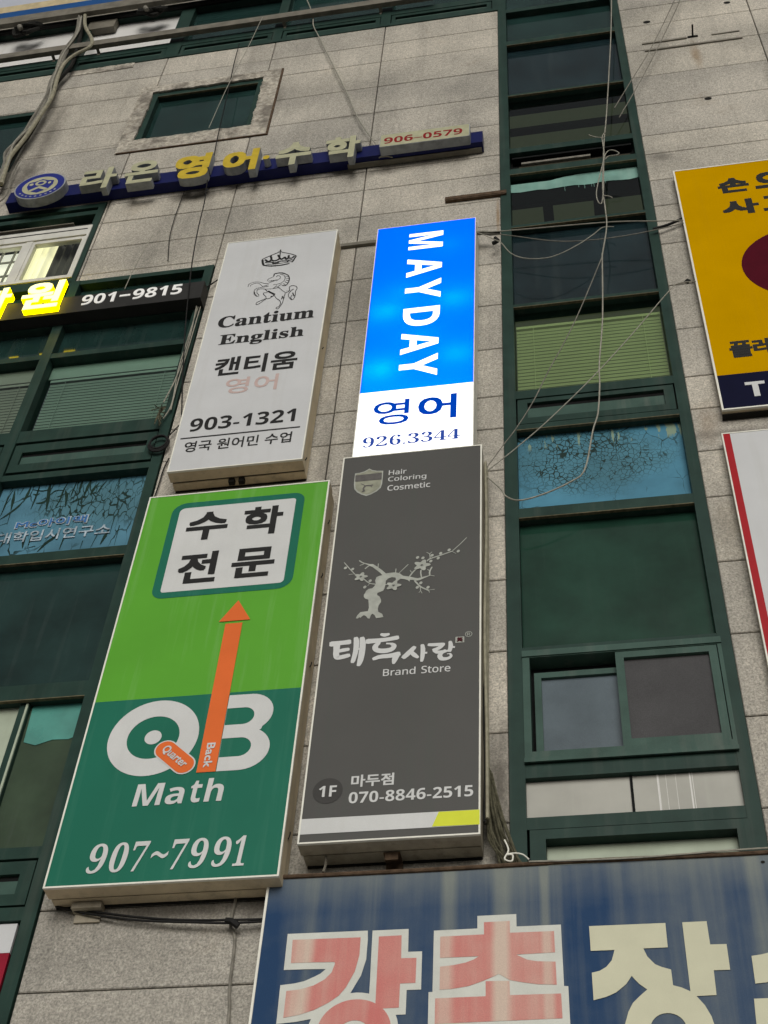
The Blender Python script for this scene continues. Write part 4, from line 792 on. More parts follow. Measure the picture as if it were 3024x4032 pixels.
# 3 green maths sign
x0, x1, z0, z1, d = -2.976, -1.739, 5.692, 8.766, .19
S = box_sign('sign_box', 'large green and teal sign box with an orange arrow, lower left of the four', x0, x1, z0, z1, d, 'lime', border=.009)
zs = 6.944
mb = MB(); mb.box(x0+.009, x1-.009, -d-.0025, -d-.0015, z0+.009, zs); mb.build('lower_panel', 'teal', S)
o_ = rrect(-2.790, -1.893, 7.768, 8.668, (.075, .10, .075, .10)); i_ = rrect(-2.735, -1.949, 7.818, 8.613, (.02, .03, .02, .04))
sheet(S, 'board_border', 'teal', o_, d+.003); sheet(S, 'board', 'white', i_, d+.0045)
for ch, b in (('수', (-2.662, -2.383, 8.280, 8.552)), ('학', (-2.284, -2.020, 8.281, 8.556)), ('전', (-2.652, -2.397, 7.880, 8.163)), ('문', (-2.304, -2.027, 7.890, 8.158))):
    text(ch, *b, d+.004, 'ink', S, name='letter', bold=.030)
qc = (-2.5645, 6.649)
sheet(S, 'round_letter', 'white', ellipse(*qc, .2625, .270, 64), d+.0045, [ellipse(*qc, .151, .152, 48)])
sheet(S, 'round_dot', 'white', ellipse(*qc, .049, .050, 32), d+.0045)
def arc(cx, cz, r, rz, a0, a1, n=14): return [(cx+r*math.cos(math.radians(a0+(a1-a0)*i/n)), cz+rz*math.sin(math.radians(a0+(a1-a0)*i/n))) for i in range(n+1)]
B = [(-2.162, 6.379), (-2.05, 6.379)]+arc(-2.04, 6.527, .157, .148, -85, 58)+[(-1.947, 6.657)]+arc(-2.03, 6.783, .138, .137, -50, 88)+[(-2.162, 6.921)]
sheet(S, 'block_letter', 'white', B, d+.0045, [[(-2.163+.002, 6.474), (-2.06, 6.474)]+arc(-2.056, 6.540, .067, .066, -88, 88)+[(-2.161, 6.606)], [(-2.161, 6.701), (-2.06, 6.701)]+arc(-2.06, 6.762, .062, .061, -88, 88)+[(-2.161, 6.823)]])
sheet(S, 'arrow', 'orange', [(-2.272, 6.378), (-2.165, 6.378), (-2.164, 7.498), (-2.269, 7.498)], d+.006); sheet(S, 'arrow_head', 'orange', [(-2.313, 7.519), (-2.119, 7.519), (-2.215, 7.692)], d+.006)
text('Back', -2.240, -2.192, 6.407, 6.578, d+.006, 'white', S, rot=True, bold=.02)
def pill(cx, cz, hl, r, ang, n=12):
    p = [(hl+r*math.cos(a), r*math.sin(a)) for a in [math.pi*(-.5+i/n) for i in range(n+1)]]+[(-hl+r*math.cos(a), r*math.sin(a)) for a in [math.pi*(.5+i/n) for i in range(n+1)]]
    return [(cx+x*math.cos(ang)-z*math.sin(ang), cz+x*math.sin(ang)+z*math.cos(ang)) for x, z in p]
pa = math.radians(-43)
sheet(S, 'pill_edge', 'white', pill(-2.413, 6.496, .083, .066, pa), d+.006); sheet(S, 'pill', 'orange', pill(-2.413, 6.496, .083, .058, pa), d+.0075)
t_ = text('Quarter', -.098, .098, -.030, .032, d+.008, 'white', None, bold=.02)
me = t_.data
for v in me.vertices:
    x, z = v.co.x, v.co.z
    v.co.x = -2.413+x*math.cos(pa)-z*math.sin(pa)-S.location.x; v.co.z = 6.496+x*math.sin(pa)+z*math.cos(pa)-S.location.z
t_.parent = S
for ch, *q_ in (('𝗠', -2.596, -2.434, 6.176, 6.322), ('𝗮', -2.418, -2.317, 6.176, 6.288), ('𝘁', -2.284, -2.222, 6.178, 6.322), ('𝗵', -2.202, -2.101, 6.179, 6.334)): text(ch, *q_, d+.003, 'white', S, name='letter', shear=.06)
for ch, a_, b_ in (('𝟗', 530, 645), ('𝟎', 672, 780), ('𝟕', 808, 912), ('~', 932, 1040), ('𝟕', 1058, 1160), ('𝟗', 1180, 1290), ('𝟗', 1325, 1435), ('𝟏', 1458, 1530)):
    text(ch, -2.765+(a_-530)*.000837, -2.765+(b_-530)*.000837, 5.764 if ch != '~' else 5.835, 5.947 if ch != '~' else 5.880, d+.003, 'white', S, name='digit', shear=.12)
clamps(S, x1+.002, (8.45, 7.95, 7.2, 6.0), -.09)
mb = MB(); mb.box(-2.86, -2.70, -.06, -.003, 5.655, 5.690); mb.box(-2.85, -2.71, -.012, -.003, 5.60, 5.655); mb.build('bracket', 'casing_d', S)

# 4 charcoal hair shop sign
x0, x1, z0, z1, d = -1.657, -.729, 5.862, 8.962, .21
S = box_sign('sign_box', 'dark charcoal sign box with a pale blossom tree, below the lit blue sign', x0, x1, z0, z1, d, 'char', 'casing_d', .5)
sheet(S, 'stripe', 'white', DATA['dark_stripe'], d+.003); sheet(S, 'stripe_end', 'lime_y', DATA['dark_yellow'], d+.0045)
mb = MB(); mb.poly(DATA['tree_trunk'], d+.004)
for i, (w_, p) in enumerate(DATA['tree_twigs']): mb.stroke(p, w_, d+.003+i*.00003)
mb.build('tree_emblem', 'silver', S)
for i, (x, z) in enumerate(DATA['tree_buds']):
    mb = MB(); mb.poly(ellipse(x, z, .0095, .0125, 12, 0, -.4), d+.0045); mb.build('bud', 'silver', S)
for i, (x, z) in enumerate(DATA['tree_flowers']):
    mb = MB(); s_ = (.95, 1.05, 1.18)[i]
    pts = [(x+s_*(.036+.010*math.cos(5*a))*math.cos(a), z+s_*(.033+.009*math.cos(5*a))*math.sin(a)) for a in [2*math.pi*k/50 for k in range(50)]]
    mb.poly(pts, d+.0055); mb.build('blossom', 'silver', S)
    mb = MB(); mb.poly([(x+(.013 if k % 2 else .005)*math.cos(2*math.pi*k/10+.3), z+(.012 if k % 2 else .005)*math.sin(2*math.pi*k/10+.3)) for k in range(10)], d+.0065); mb.build('blossom_heart', 'char', S)
strokes(S, 'brush_lettering', 'white', [([x*.84 for x in w_], p) for w_, p in DATA['brush']], d+.0032, 6)
sheet(S, 'seal', 'silver', DATA['seal'], d+.003); text('英', -.867, -.831, 7.184, 7.218, d+.003, 'maroon', S, bold=.02)
text('®', -.820, -.778, 7.217, 7.262, d, 'silver', S, name='mark')
text('𝖡𝗋𝖺𝗇𝖽', -1.280, -1.096, 6.964, 7.019, d, 'white', S, bold=.008); text('𝖲𝗍𝗈𝗋𝖾', -1.063, -.899, 6.964, 7.019, d, 'white', S, bold=.008)
text('𝖧𝖺𝗂𝗋', -1.340, -1.222, 8.736, 8.786, d, 'white', S, bold=.012); text('𝖢𝗈𝗅𝗈𝗋𝗂𝗇𝗀', -1.341, -1.089, 8.656, 8.719, d, 'white', S, bold=.012); text('𝖢𝗈𝗌𝗆𝖾𝗍𝗂𝖼', -1.341, -1.061, 8.576, 8.632, d, 'white', S, bold=.012)
sheet(S, 'shield', 'silver', DATA['shield'], d+.003)
c_ = [sum(p[i] for p in DATA['shield'])/len(DATA['shield']) for i in (0, 1)]
sheet(S, 'shield_face', 'silver2', [(c_[0]+(p[0]-c_[0])*.9, c_[1]+(p[1]-c_[1])*.92) for p in DATA['shield']], d+.0045)
sheet(S, 'shield_band', 'band', DATA['shield_band'], d+.006); strokes(S, 'shield_tree', 'band', DATA['shield_tree'], d+.006)
sheet(S, 'floor_badge', 'char_d', ellipse(-1.528, 6.187, .080, .082, 40), d+.003)
text('𝟭𝗙', -1.574, -1.480, 6.146, 6.217, d+.003, 'white', S, name='floor_number')
text('마두점', -1.407, -1.180, 6.200, 6.279, d, 'white', S, bold=.026); text('𝟬𝟳𝟬-𝟴𝟴𝟰𝟲-𝟮𝟱𝟭𝟱', -1.412, -.765, 6.096, 6.168, d, 'white', S, name='phone_number')
bracket(S, -1.19, 5.862, .20, .085)
mb = MB(); mb.tube([(-1.53, -.10, 5.862), (-1.528, -.105, 5.80), (-1.535, -.11, 5.76)], .006, 5); mb.build('bolt', 'galv', S)

# 5 big blue banner sign
S = empty('banner_sign', (0, 0, 3.6), 'huge faded blue banner sign with giant pink and cream lettering along the bottom', 'sign')
x0, x1, z0, z1, d = -1.806, 2.6, 3.6, 5.735, .10
mb = MB(); mb.box(x0, x1, -d, -.03, z0, z1); mb.build('panel', 'kblue', S)
mb = MB(); mb.box(x0-.012, x0, -d-.006, -.02, z0, z1+.012); mb.build('trim', 'trim', S)
mb = MB(); mb.tube([(x0-.02, -d-.004, z1+.012), (-1.0, -d-.004, z1+.008), (-.3, -d-.004, z1+.012), (.5, -d-.004, z1+.006), (1.4, -d-.004, z1+.012), (x1, -d-.004, z1+.01)], .012, 8)
mb.build('top_tube', 'rust', S)
mb = MB(); mb.tube([(-.5, -d-.018, z1+.016), (0, -d-.018, z1+.006), (.6, -d-.02, z1+.02), (1.4, -d-.018, z1+.018), (x1, -d-.018, z1+.02)], .005, 5); mb.build('top_cord', 'wire_w', S)
sheet(S, 'letter_border', 'kwhite', DATA['k_outline1'], d+.003); sheet(S, 'letter_border', 'kwhite', DATA['k_outline2'], d+.003)
oc = DATA['k_o']; rx = abs(oc[1][0]-oc[2][0])*1.42; cz = oc[1][1]-.155
sheet(S, 'letter_border', 'kwhite', ellipse(oc[0][0], cz, .205, .19, 48), d+.0035)
for n in ('k_g', 'k_a'): sheet(S, 'letter', 'kpink', DATA[n], d+.0045)
sheet(S, 'letter', 'kpink', ellipse(oc[0][0], cz, .172, .155, 48), d+.005, [ellipse(oc[0][0], cz-.01, .07, .06, 32)])
for n in ('k_ch', 'k_o2'): sheet(S, 'letter', 'kpink', DATA[n], d+.0045)
hc = DATA['k_jhole']; sheet(S, 'letter', 'kcream', DATA['k_j'], d+.004, [ellipse(hc[0][0]-.001, hc[1][1]-.075, .078, .075, 32)])
for p in DATA['k_next']: sheet(S, 'letter', 'kcream', p, d+.004)
mb = MB(); mb.poly(ellipse(.613, 5.69, .010, .008, 12), d+.002); mb.build('bolt', 'dirt_and_shade', S)

# 6 yellow board, 7 white board with a red edge
x0, x1, z0, z1, d = .857, 2.5, 9.243, 12.567, .08
S = box_sign('board_sign', 'yellow sign board with black lettering and a dark red disc at the right', x0, x1, z0, z1, d, 'gold', 'casing', .4, border=.012)
mb = MB(); mb.box(x0+.012, x1-.012, -d-.0025, -d-.0015, z0+.012, 9.630); mb.build('lower_panel', 'navy', S)
sheet(S, 'disc', 'maroon', ellipse(1.72, 10.955, .507, .50, 72), d+.003)
for ch, a, b, cc, e, bo in (('손', 1.183, 1.430, 12.092, 12.330, .045), ('으', 1.474, 1.735, 12.10, 12.360, .045), ('사', 1.174, 1.463, 11.735, 11.968, .05), ('고', 1.488, 1.735, 11.74, 11.972, .04), ('플', .989, 1.147, 9.818, 10.015, .035), ('레', 1.150, 1.300, 9.83, 10.02, .035)):
    text(ch, a, b, cc, e, d, 'ink', S, name='letter', bold=bo)
text('𝗧', 1.038, 1.168, 9.357, 9.521, d+.002, 'white', S, name='letter', bold=.01)
mb = MB(); mb.box(x0, x1, -.05, -.002, z0-.012, z0-.004); mb.build('bottom_rail', 'dirt_and_shade', S)
x0, x1, z0, z1, d = .822, 2.5, 5.80, 8.998, .08
S = box_sign('board_sign', 'white sign board with a red stripe down its edge, under the yellow board', x0, x1, z0, z1, d, 'can_face', 'casing', .4, border=.008)
mb = MB(); mb.box(x0+.008, .874, -d-.0025, -d-.0015, z0+.008, z1-.008); mb.build('red_stripe', 'red', S)

# 8 letter sign on a blue steel rail
S = empty('letter_sign', (-3.03, 0, 13.5), 'navy blue rail with cream and gold raised letters and a round crest', 'sign')
d = .11
mb = MB(); mb.box(-5.312, -.745, -d, -.004, 13.498, 13.708); mb.build('rail', 'blueface', S)
mb = MB(); mb.box(-2.0, -.76, -.06, -.012, 13.482, 13.496); mb.build('under_rail', 'galv', S)
LS = ['ltr_cream', 'ltr_side']; LG = ['ltr_gold', 'ltr_side']; L = .197
for ch, b, mm, bo in (('라', (-4.545, -4.198, 13.385, 13.790), LS, .030), ('온', (-4.112, -3.790, 13.395, 13.820), LS, .030), ('영', (-3.632, -3.288, 13.345, 13.822), LG, .042), ('어', (-3.165, -2.826, 13.365, 13.782), LG, .042),
                      ('·', (-2.777, -2.714, 13.528, 13.606), LG, .0), ('수', (-2.652, -2.318, 13.358, 13.795), LS, .038), ('학', (-2.188, -1.862, 13.358, 13.778), LS, .038)):
    text(ch, *b, L, mm, S, name='channel_letter', bold=bo, depth=.084)
def disc_tube(name, pts, dfront, depth, m):
    mb = MB(); mb.poly(pts, dfront, depth); return mb.build(name, m, S)
bc = (-4.958, 13.593)
disc_tube('crest', ellipse(*bc, .252, .249, 56), L, .09, ['ltr_side'])
for o in S.children:
    pass
sheet(S, 'crest_face', 'badge_blue', ellipse(*bc, .238, .235, 56), L+.002)
sheet(S, 'crest_ring', 'ltr_cream', ellipse(*bc, .175, .170, 48), L+.0035)
sheet(S, 'crest_shield', 'badge_blue', [(bc[0]+x, bc[1]+z) for x, z in ((-.125, .075), (-.06, .09), (0, .125), (.06, .09), (.125, .075), (.13, 0), (.10, -.075), (.05, -.115), (0, -.14), (-.05, -.115), (-.10, -.075), (-.13, 0))], L+.005)
mb = MB(); mb.poly(ellipse(bc[0], bc[1]+.045, .056, .05, 28), L+.0065, 0, [ellipse(bc[0], bc[1]+.045, .030, .026, 20)])
mb.poly(ellipse(bc[0]-.092, bc[1]+.035, .022, .022, 16), L+.0065); mb.poly(ellipse(bc[0]+.09, bc[1]+.035, .016, .022, 16), L+.0065)
mb.poly([(bc[0]+x, bc[1]+z) for x, z in ((-.105, -.085), (0, -.012), (.105, -.085), (.07, -.105), (0, -.055), (-.07, -.105))], L+.0065)
mb.build('crest_mark', 'ltr_cream', S)
mb = MB()
for i in range(9):
    a = math.radians(215+i*14); mb.poly(ellipse(bc[0]+.207*math.cos(a), bc[1]+.204*math.sin(a), .014, .011, 8, 0, a+1.57), L+.0035)
mb.build('crest_rim_mark', 'ltr_side', S)
mb = MB(); mb.poly(rrect(-1.680, -.852, 13.470, 13.712, (.02,)*4), L, .088); mb.build('number_plate', 'ltr_side', S)
sheet(S, 'number_face', 'ltr_cream', rrect(-1.674, -.858, 13.476, 13.706, (.018,)*4), L+.0015)
text('𝟵𝟬𝟲–𝟬𝟱𝟳𝟵', -1.640, -.919, 13.524, 13.640, L, 'redtxt', S, name='phone_number')
mb = MB(); mb.tube([(-1.70, -.08, 13.50), (-1.68, -.10, 13.475), (-1.62, -.10, 13.47), (-1.58, -.07, 13.498)], .006, 6); mb.build('wire_loop', 'wire_w', S)

# 9 black rail with glowing yellow letters
S = empty('lit_letter_sign', (-4.6, 0, 11.37), 'black rail with glowing yellow letters and white phone digits', 'sign')
d = .12
mb = MB(); mb.box(-8.5, -3.052, -d, -.012, 11.372, 11.622); mb.build('rail', 'blackbar', S)
LY = ['lit_yellow', 'lit_yellow_side']
text('원', -4.635, -4.278, 11.405, 11.822, .175, LY, S, name='glowing_letter', bold=.028, depth=.054)
text('학', -5.085, -4.735, 11.385, 11.800, .175, LY, S, name='glowing_letter', bold=.028, depth=.054)
text('𝟵𝟬𝟭', -4.103, -3.812, 11.462, 11.612, .122, ['digit', 'digit'], S, name='phone_number', depth=.012); text('𝟵𝟴𝟭𝟱', -3.657, -3.232, 11.462, 11.612, .122, ['digit', 'digit'], S, name='phone_number', depth=.012)
mb = MB(); mb.box(-3.773, -3.681, -.125, -.11, 11.525, 11.550); mb.build('dash', 'digit', S)
mb = MB(); mb.tube([(-3.07, -.06, 11.60), (-3.0, -.03, 11.75), (-2.94, -.01, 11.86)], .006, 5); mb.build('stay', 'wire_k', S)

# 10 white and red poster in the bottom left bay
S = empty('window_poster', (-3.8, .02, 4.4), 'white and crimson poster filling the bottom left window', 'poster')
mb = MB(); mb.box(-4.26, -3.165, .01, .03, 5.458, 5.628); mb.build('white_sheet', 'can_face', S)
mb = MB(); mb.box(-4.26, -3.165, .01, .03, 4.4, 5.456); mb.build('red_sheet', 'crim', S)
text('수학', -3.62, -3.222, 5.30, 5.40, -.008, 'ink', S, bold=.02)

# 11 banner over the top windows
S = empty('banner', (-6, 0, 18.45), 'blue and cream banner strip high at the top left', 'banner')
mb = MB(); mb.box(-9, -3.2, -.10, -.02, 18.45, 18.640); mb.build('blue_stripe', 'banner_b', S)
mb = MB(); mb.box(-9, -3.2, -.10, -.02, 18.642, 18.845); mb.build('cream_stripe', 'banner_c', S)
mb = MB(); mb.box(-9, -3.2, -.096, -.02, 18.850, 20.2); mb.build('pale_panel', 'banner_p', S)

# 12 steel channel rails carrying cables
def rail(label, xa, xb, y0, y1, z0, z1, arms):
    S = empty('steel_rail', ((xa+xb)/2, 0, z0), label, 'rail')
    mb = MB(); mb.box(xa, xb, y0, y0+.006, z0, z1); mb.box(xa, xb, y0+.006, y1, z1-.006, z1); mb.box(xa, xb, y0+.006, y1, z0, z0+.006); mb.build('channel', 'galv', S)
    for x in arms:
        mb = MB(); mb.box(x-.018, x+.018, y1-.01, -.001, z0-.006, z0-.001); mb.box(x-.018, x+.018, -.012, -.001, z0-.05, z0-.006); mb.build('arm', 'galv', S)
rail('lower steel channel rail crossing the white window panels', -9, -1.3, -.115, -.06, 17.135, 17.265, (-5.73, -5.19, -3.0, -1.9))
rail('upper steel channel rail under the blue and cream banner', -9, -3.0, -.16, -.10, 18.10, 18.30, (-4.72, -6.3))
for x, lab in ((-6.24, 'dark lump of taped cable joint hanging at the far left of the upper rail'), (-4.68, 'dark lump of taped cable joint under the right part of the upper rail')):
    S = empty('cable_joint', (x, -.08, 17.85), lab, 'cable joint')
    mb = MB()
    rnd = random.Random(int(x*100))
    for i in range(7):
        a, b = rnd.uniform(-.10, .10), rnd.uniform(-.10, .10)
        mb.tube([(x-.14+a*.3, -.12, 17.99+b*.5), (x+a*1.3, -.10-rnd.random()*.09, 17.87+b*1.3), (x+.14+a*.4, -.12, 17.97+b*.6)], .024, 6)
    mb.build('tape', 'dirt_and_shade', S)
    mb = MB(); mb.tube([(x-.05, -.17, 17.90), (x-.035, -.19, 17.84), (x-.01, -.18, 17.79)], .03, 8); mb.build('end_cap', 'wire_g', S, True)

# 13 cables (and a thick tube added as shade line under the concrete band)
def cable(label, pts, r, m='wire_w', name='cable', extra=(), sides=6):
    mb = MB(); mb.tube(pts, r, sides, 6)
    for e in extra: mb.tube(e, r, sides, 6)
    return tag(mb.build(name, m), label, 'cable')
def at(pts, y): return [(p[0], -y, p[1]) for p in pts]
cable('thick black tube added as the shade line at the foot of the concrete band, top left', [(-9, -.03, 18.15), (-7, -.035, 18.14), (-6.2, -.05, 18.10), (-5.4, -.035, 18.145), (-4.7, -.05, 18.11), (-4.2, -.035, 18.15), (-3.0, -.035, 18.16), (-2.0, -.03, 18.16)], .030, 'wire_k', sides=8)  # no real cable: dark tube added to draw the band's shade
bund = [[(-5.63, 18.155), (-5.541, 17.645), (-5.546, 17.099), (-5.525, 16.685), (-5.531, 16.295), (-5.477, 15.821), (-5.469, 15.306), (-5.535, 14.98), (-5.565, 14.80), (-5.567, 14.58), (-5.552, 14.35), (-5.521, 14.08), (-5.512, 13.95)],
        [(-5.55, 18.159), (-5.457, 17.741), (-5.283, 17.31), (-5.254, 17.08), (-5.397, 16.903), (-5.47, 16.667), (-5.458, 16.299), (-5.405, 15.825), (-5.426, 15.419), (-5.463, 14.913), (-5.518, 14.53), (-5.512, 14.34), (-5.458, 13.9)]]
cable('thick grey cable running down the left wall beside the dark window', at(bund[0], .10), .026, 'wire_g', sides=8)
cable('thick aged cream cable looping out over the lower rail at the left', at(bund[1], .12), .022, 'wire_y', sides=8)
cable('dark cable hidden in the middle of the left bundle', at([(p[0]*.55+q[0]*.45, p[1]) for p, q in zip(bund[0], bund[1])], .085), .024, 'dirt_and_shade', sides=8)
cable('grey cable twisting round the left bundle', at([(p[0]+.035*math.sin(i*1.9), p[1]) for i, p in enumerate(bund[0])], .125), .014, 'wire_g')
cable('pale thin cable clinging to the left bundle', at([(p[0]+.03*math.cos(i*1.3)+.03, p[1]-.1) for i, p in enumerate(bund[0])], .13), .010, 'wire_w')
cable('loose cable curling off the bottom of the left bundle', at([(-5.46, 14.5), (-5.44, 14.1), (-5.40, 13.85), (-5.45, 13.66), (-5.6, 13.62), (-5.8, 13.75)], .05), .008, 'wire_g')
cable('pale slack cable slanting down to the number plate of the blue rail', at([(-2.794, 17.725), (-2.684, 17.262), (-2.644, 16.931), (-2.549, 16.591), (-2.382, 15.99), (-2.144, 15.135), (-1.963, 14.433), (-1.74, 13.80)], .05), .0065, 'wire_w')
cable('thin black cable dropping past the right side of the small window', at([(-3.458, 16.70), (-3.445, 16.161), (-3.42, 15.646), (-3.385, 14.764), (-3.367, 14.341), (-3.345, 14.0)], .06), .0055, 'wire_k')
cable('thin pale wire stretched across the small window', at([(-3.20, 17.0), (-3.262, 16.215), (-3.307, 15.764), (-3.362, 15.183), (-3.414, 14.353)], .20), .004, 'wire_w')
cable('thin black cable hanging down in front of the black rail', at([(-3.30, 13.40), (-3.263, 12.96), (-3.248, 12.527), (-3.209, 11.928), (-3.126, 11.124), (-3.035, 10.417), (-2.93, 9.706)], .13), .0055, 'wire_k')
cable('thin grey wire ending at the black rail above the digits', at([(-3.66, 12.5), (-3.72, 12.0), (-3.745, 11.63)], .13), .004, 'wire_w')
cable('thin dark cable curving beside the lit window wall', at([(-3.56, 13.45), (-3.57, 12.95), (-3.555, 12.6), (-3.50, 12.2)], .02), .004, 'wire_k')
up = [(.635, 16.9), (.59, 16.209), (.517, 15.218), (.38, 13.669), (.329, 13.181), (.30, 12.83), (.262, 12.3), (.262, 11.95), (.254, 11.663), (.199, 11.282), (.192, 11.212), (.146, 10.415), (.087, 9.819), (.075, 9.573), (.045, 9.26), (.001, 9.076), (-.072, 8.685), (-.169, 8.571), (-.355, 8.471), (-.498, 8.437), (-.579, 8.487), (-.61, 8.56), (-.70, 8.70)]
cable('long pale cable hanging down the middle of the glazed column', at(up, .15), .0055, 'wire_w')
cable('pale cable loop knotted on the hanging column cable', at([(.345, 13.28), (.31, 13.17), (.306, 12.835), (.229, 12.381), (.204, 12.187), (.214, 12.059), (.239, 12.044), (.27, 12.3), (.30, 12.75), (.337, 12.905), (.389, 12.92), (.434, 12.859), (.41, 12.826), (.346, 12.824), (.311, 12.775)], .16), .0045, 'wire_w',
      extra=[at([(.20, 13.26), (.26, 13.20), (.33, 13.17)], .16), at([(.26, 12.16), (.31, 12.13), (.33, 12.10)], .16)])
cable('dark cable branching left and down from the column cable', at([(.194, 11.236), (.002, 10.573), (-.133, 10.158), (-.272, 9.787), (-.381, 9.467), (-.507, 9.175), (-.60, 9.0), (-.70, 8.80)], .15), .0042, 'wire_g')
cable('bright white cable slanting from the yellow board to the charcoal sign', at([(.85, 10.735), (.72, 10.73), (.641, 10.637), (.321, 10.112), (.023, 9.658), (-.279, 9.245), (-.49, 8.99), (-.70, 8.76)], .15), .0042, 'wire_w')
cable('taut pale wire across the column from blue sign to yellow board', at([(-.786, 11.893), (-.584, 11.851), (.251, 11.793), (.629, 11.723), (.855, 11.681)], .12), .005, 'wire_w')
cable('sagging pale wire across the column below the taut one', at([(-.786, 11.871), (-.562, 11.803), (-.176, 11.618), (.099, 11.564), (.395, 11.568), (.64, 11.605), (.855, 11.655)], .11), .0042, 'wire_g')
cable('deep sagging wire loop at the left of the glazed column', at([(-.79, 11.88), (-.64, 11.72), (-.589, 11.659), (-.513, 11.481), (-.413, 11.385), (-.275, 11.347), (-.148, 11.374), (.021, 11.494), (.141, 11.615), (.223, 11.709), (.312, 11.701)], .125), .0042, 'wire_w')
cable('black cable stub entering the yellow board', at([(.62, 11.72), (.74, 11.76), (.86, 11.83)], .05), .012, 'wire_k')
cable('black taped cable clump at the lit blue sign', at([(-.786, 11.90), (-.72, 11.89), (-.68, 11.87), (-.60, 11.86)], .10), .017, 'wire_k', extra=[at([(-.64, 11.79), (-.62, 11.74), (-.66, 11.71)], .10)])
cable('left one of two thin dark wires crossing the upper right wall', at([(1.25, 16.3), (1.209, 16.105), (.90, 15.092), (.667, 14.449), (.46, 13.882)], .08), .005, 'wire_g')
cable('right one of two thin dark wires crossing the upper right wall', at([(1.30, 16.3), (1.256, 16.05), (1.027, 15.277), (.754, 14.421), (.488, 13.67)], .085), .005, 'wire_g')
cable('cable sagging under the green sign across the bottom wall', [(-2.965, -.02, 5.70), (-2.80, -.03, 5.645), (-2.5, -.04, 5.58), (-2.2, -.05, 5.545), (-2.0, -.05, 5.53), (-1.80, -.05, 5.53)], .007, 'wire_k', extra=[[(-2.85, -.02, 5.675), (-2.5, -.035, 5.60), (-2.2, -.045, 5.56), (-1.82, -.045, 5.545)]])
cable('vertical cable down the bottom wall left of the big banner', at([(-2.01, 5.75), (-2.003, 5.69), (-2.01, 5.55), (-1.975, 5.46), (-1.965, 5.2), (-1.945, 5.0), (-1.94, 4.4)], .012), .008, 'wire_g')
cable('black clip holding the crossing cables on the bottom wall', [(-2.02, -.05, 5.545), (-1.985, -.06, 5.53), (-1.955, -.05, 5.51)], .018, 'wire_k', name='cable_clip')
cable('pale yellow cables tucked beside the charcoal sign', at([(-.715, 8.90), (-.712, 8.4), (-.708, 7.6), (-.713, 6.9), (-.706, 6.3), (-.70, 5.95)], .06), .010, 'wire_y', extra=[at([(-.712, 8.85), (-.705, 8.2), (-.715, 7.4), (-.703, 6.6), (-.70, 6.0)], .15)])
cable('black wavy cable on the side of the charcoal sign', at([(-.716, 8.0), (-.722, 7.5), (-.712, 7.1), (-.726, 6.8), (-.716, 6.4), (-.72, 6.0)], .12), .006, 'wire_k')
cable('slack wires along the left bay frame beside the blind', at([(-3.09, 11.36), (-3.10, 11.0), (-3.11, 10.5), (-3.085, 10.05), (-3.12, 9.86)], .04), .005, 'wire_w', extra=[at([(-3.10, 11.36), (-3.085, 10.9), (-3.10, 10.4), (-3.15, 10.05)], .05), at([(-3.07, 11.36), (-3.075, 10.9), (-3.085, 10.3), (-3.08, 9.96)], .04)])
cable('thin dark wire from the coil down to the green sign', at([(-3.06, 9.62), (-3.0, 9.74), (-2.96, 9.82)], .03), .005, 'wire_k', extra=[at([(-3.0, 9.40), (-3.02, 9.28), (-3.03, 9.0), (-3.06, 8.75)], .02)])
mb = MB()
for r_, oz in ((.070, 0), (.064, .006), (.075, -.004)):
    mb.tube([(p[0], -.045-oz, p[1]+oz) for p in ellipse(-3.10, 9.56, r_, r_*1.15, 20)+[(-3.10+r_, 9.56)]], .0085, 6, 2)
tag(mb.build('cable_coil', 'wire_k'), 'small black cable coil on the left bay frame', 'cable coil')
mb = MB(); rnd = random.Random(4)
for i in range(16):
    a, b = rnd.uniform(-.05, .09), rnd.uniform(-.22, .05)
    mb.tube([(-3.14+rnd.uniform(-.01, .02), -.05, 9.96+rnd.uniform(-.02, .04)), (-3.14-abs(a)*.5, -.07, 9.95+b*.4), (-3.14-a, -.06-rnd.random()*.04, 9.94+b)], .0045, 4, 3)
tag(mb.build('cord_tuft', 'rag'), 'frayed tuft of old cord at the lower corner of the left blind', 'cord')
mb = MB()
for i in range(26):
    x = -.69+rnd.uniform(-.02, .06); z = 6.25+rnd.uniform(-.1, .12)
    mb.tube([(x*.3-.7*.7, -.06-rnd.random()*.05, z), (x+.01, -.06-rnd.random()*.06, z-.25), (x+.05+rnd.uniform(0, .06), -.05, 5.77+rnd.uniform(-.02, .06))], .006, 4, 3)
tag(mb.build('cord_tuft', 'rag'), 'bunch of dark frayed cords beside the foot of the charcoal sign', 'cord')
cable('white knotted wire on top of the big blue banner', [(-.62, -.10, 5.90), (-.60, -.11, 5.83), (-.62, -.11, 5.78), (-.585, -.11, 5.765), (-.58, -.11, 5.80), (-.61, -.11, 5.805), (-.57, -.11, 5.81), (-.53, -.11, 5.80), (-.50, -.10, 5.775)], .0045, 'trim')
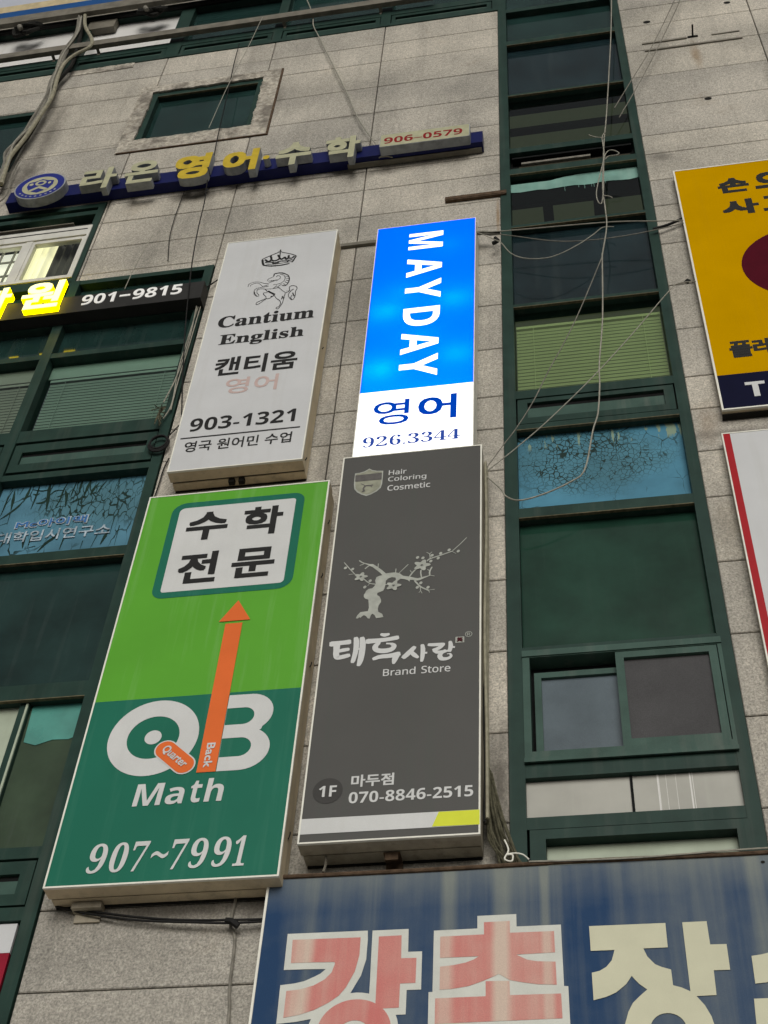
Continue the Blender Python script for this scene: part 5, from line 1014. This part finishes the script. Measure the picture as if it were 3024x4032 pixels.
mb = MB(); mb.box(-1.081, -.548, -.03, -.001, 12.642, 12.706, 0); mb.box(-1.07, -.56, -.034, -.03, 12.655, 12.692, 0)
tag(mb.build('steel_bar', 'rust'), 'short rusty flat bar on the wall above the lit blue sign', 'bar')
mb = MB(); mb.box(-1.958, -1.60, -.03, -.001, 12.075, 12.118)
tag(mb.build('steel_bar', 'galv'), 'dark strut between the white sign and the lit blue sign', 'bar')
mb = MB(); mb.box(.826, 1.26, -.014, -.001, 15.345, 15.375); mb.box(.84, 1.774, -.014, -.001, 15.176, 15.198); mb.box(1.5, 1.77, -.010, -.001, 15.35, 15.37)
o = tag(mb.build('anchor_rail', 'conc'), 'thin broken anchor strips left on the upper right wall', 'rail')
mb = MB(); mb.tube([(1.32, -.002, 15.37), (1.322, -.12, 15.39)], .009, 6); mb.box(1.27, 1.37, -.012, -.001, 15.362, 15.385)
tag(mb.build('anchor_bolt', 'dirt_and_shade'), 'black anchor rod sticking out of the upper right wall', 'bolt')
S = empty('wall_unit', (-5.9, -.1, 14.2), 'white appliance box under the far left dark window', 'appliance')
mb = MB(); mb.box(-6.3, -5.615, -.16, -.004, 14.10, 14.36); mb.build('cabinet', 'wpanel', S)
mb = MB(); mb.box(-6.28, -5.63, -.164, -.16, 14.30, 14.315); mb.build('grille', 'dirt_and_shade', S)
cable('dark wires crossing high on the right wall', at([(1.27, 16.42), (1.5, 16.36), (1.62, 16.28), (1.8, 16.22), (2.1, 16.15)], .03), .005, 'wire_g', extra=[at([(1.62, 16.42), (1.9, 16.40), (1.96, 16.36), (2.2, 16.33)], .03)])

# things of one kind share a group
GROUPS = dict(sign_box='tall sign boxes on the stone wall', board_sign='sign boards on the right wall', cable='loose cables hanging on the facade', steel_rail='steel channel rails along the top',
              steel_bar='flat bars fixed to the wall', cord_tuft='frayed cord tufts', cable_joint='taped cable joints on the upper rail')
for o in list(SC.objects):
    if o.parent is None and o.name.split('.')[0] in GROUPS: o['group'] = GROUPS[o.name.split('.')[0]]
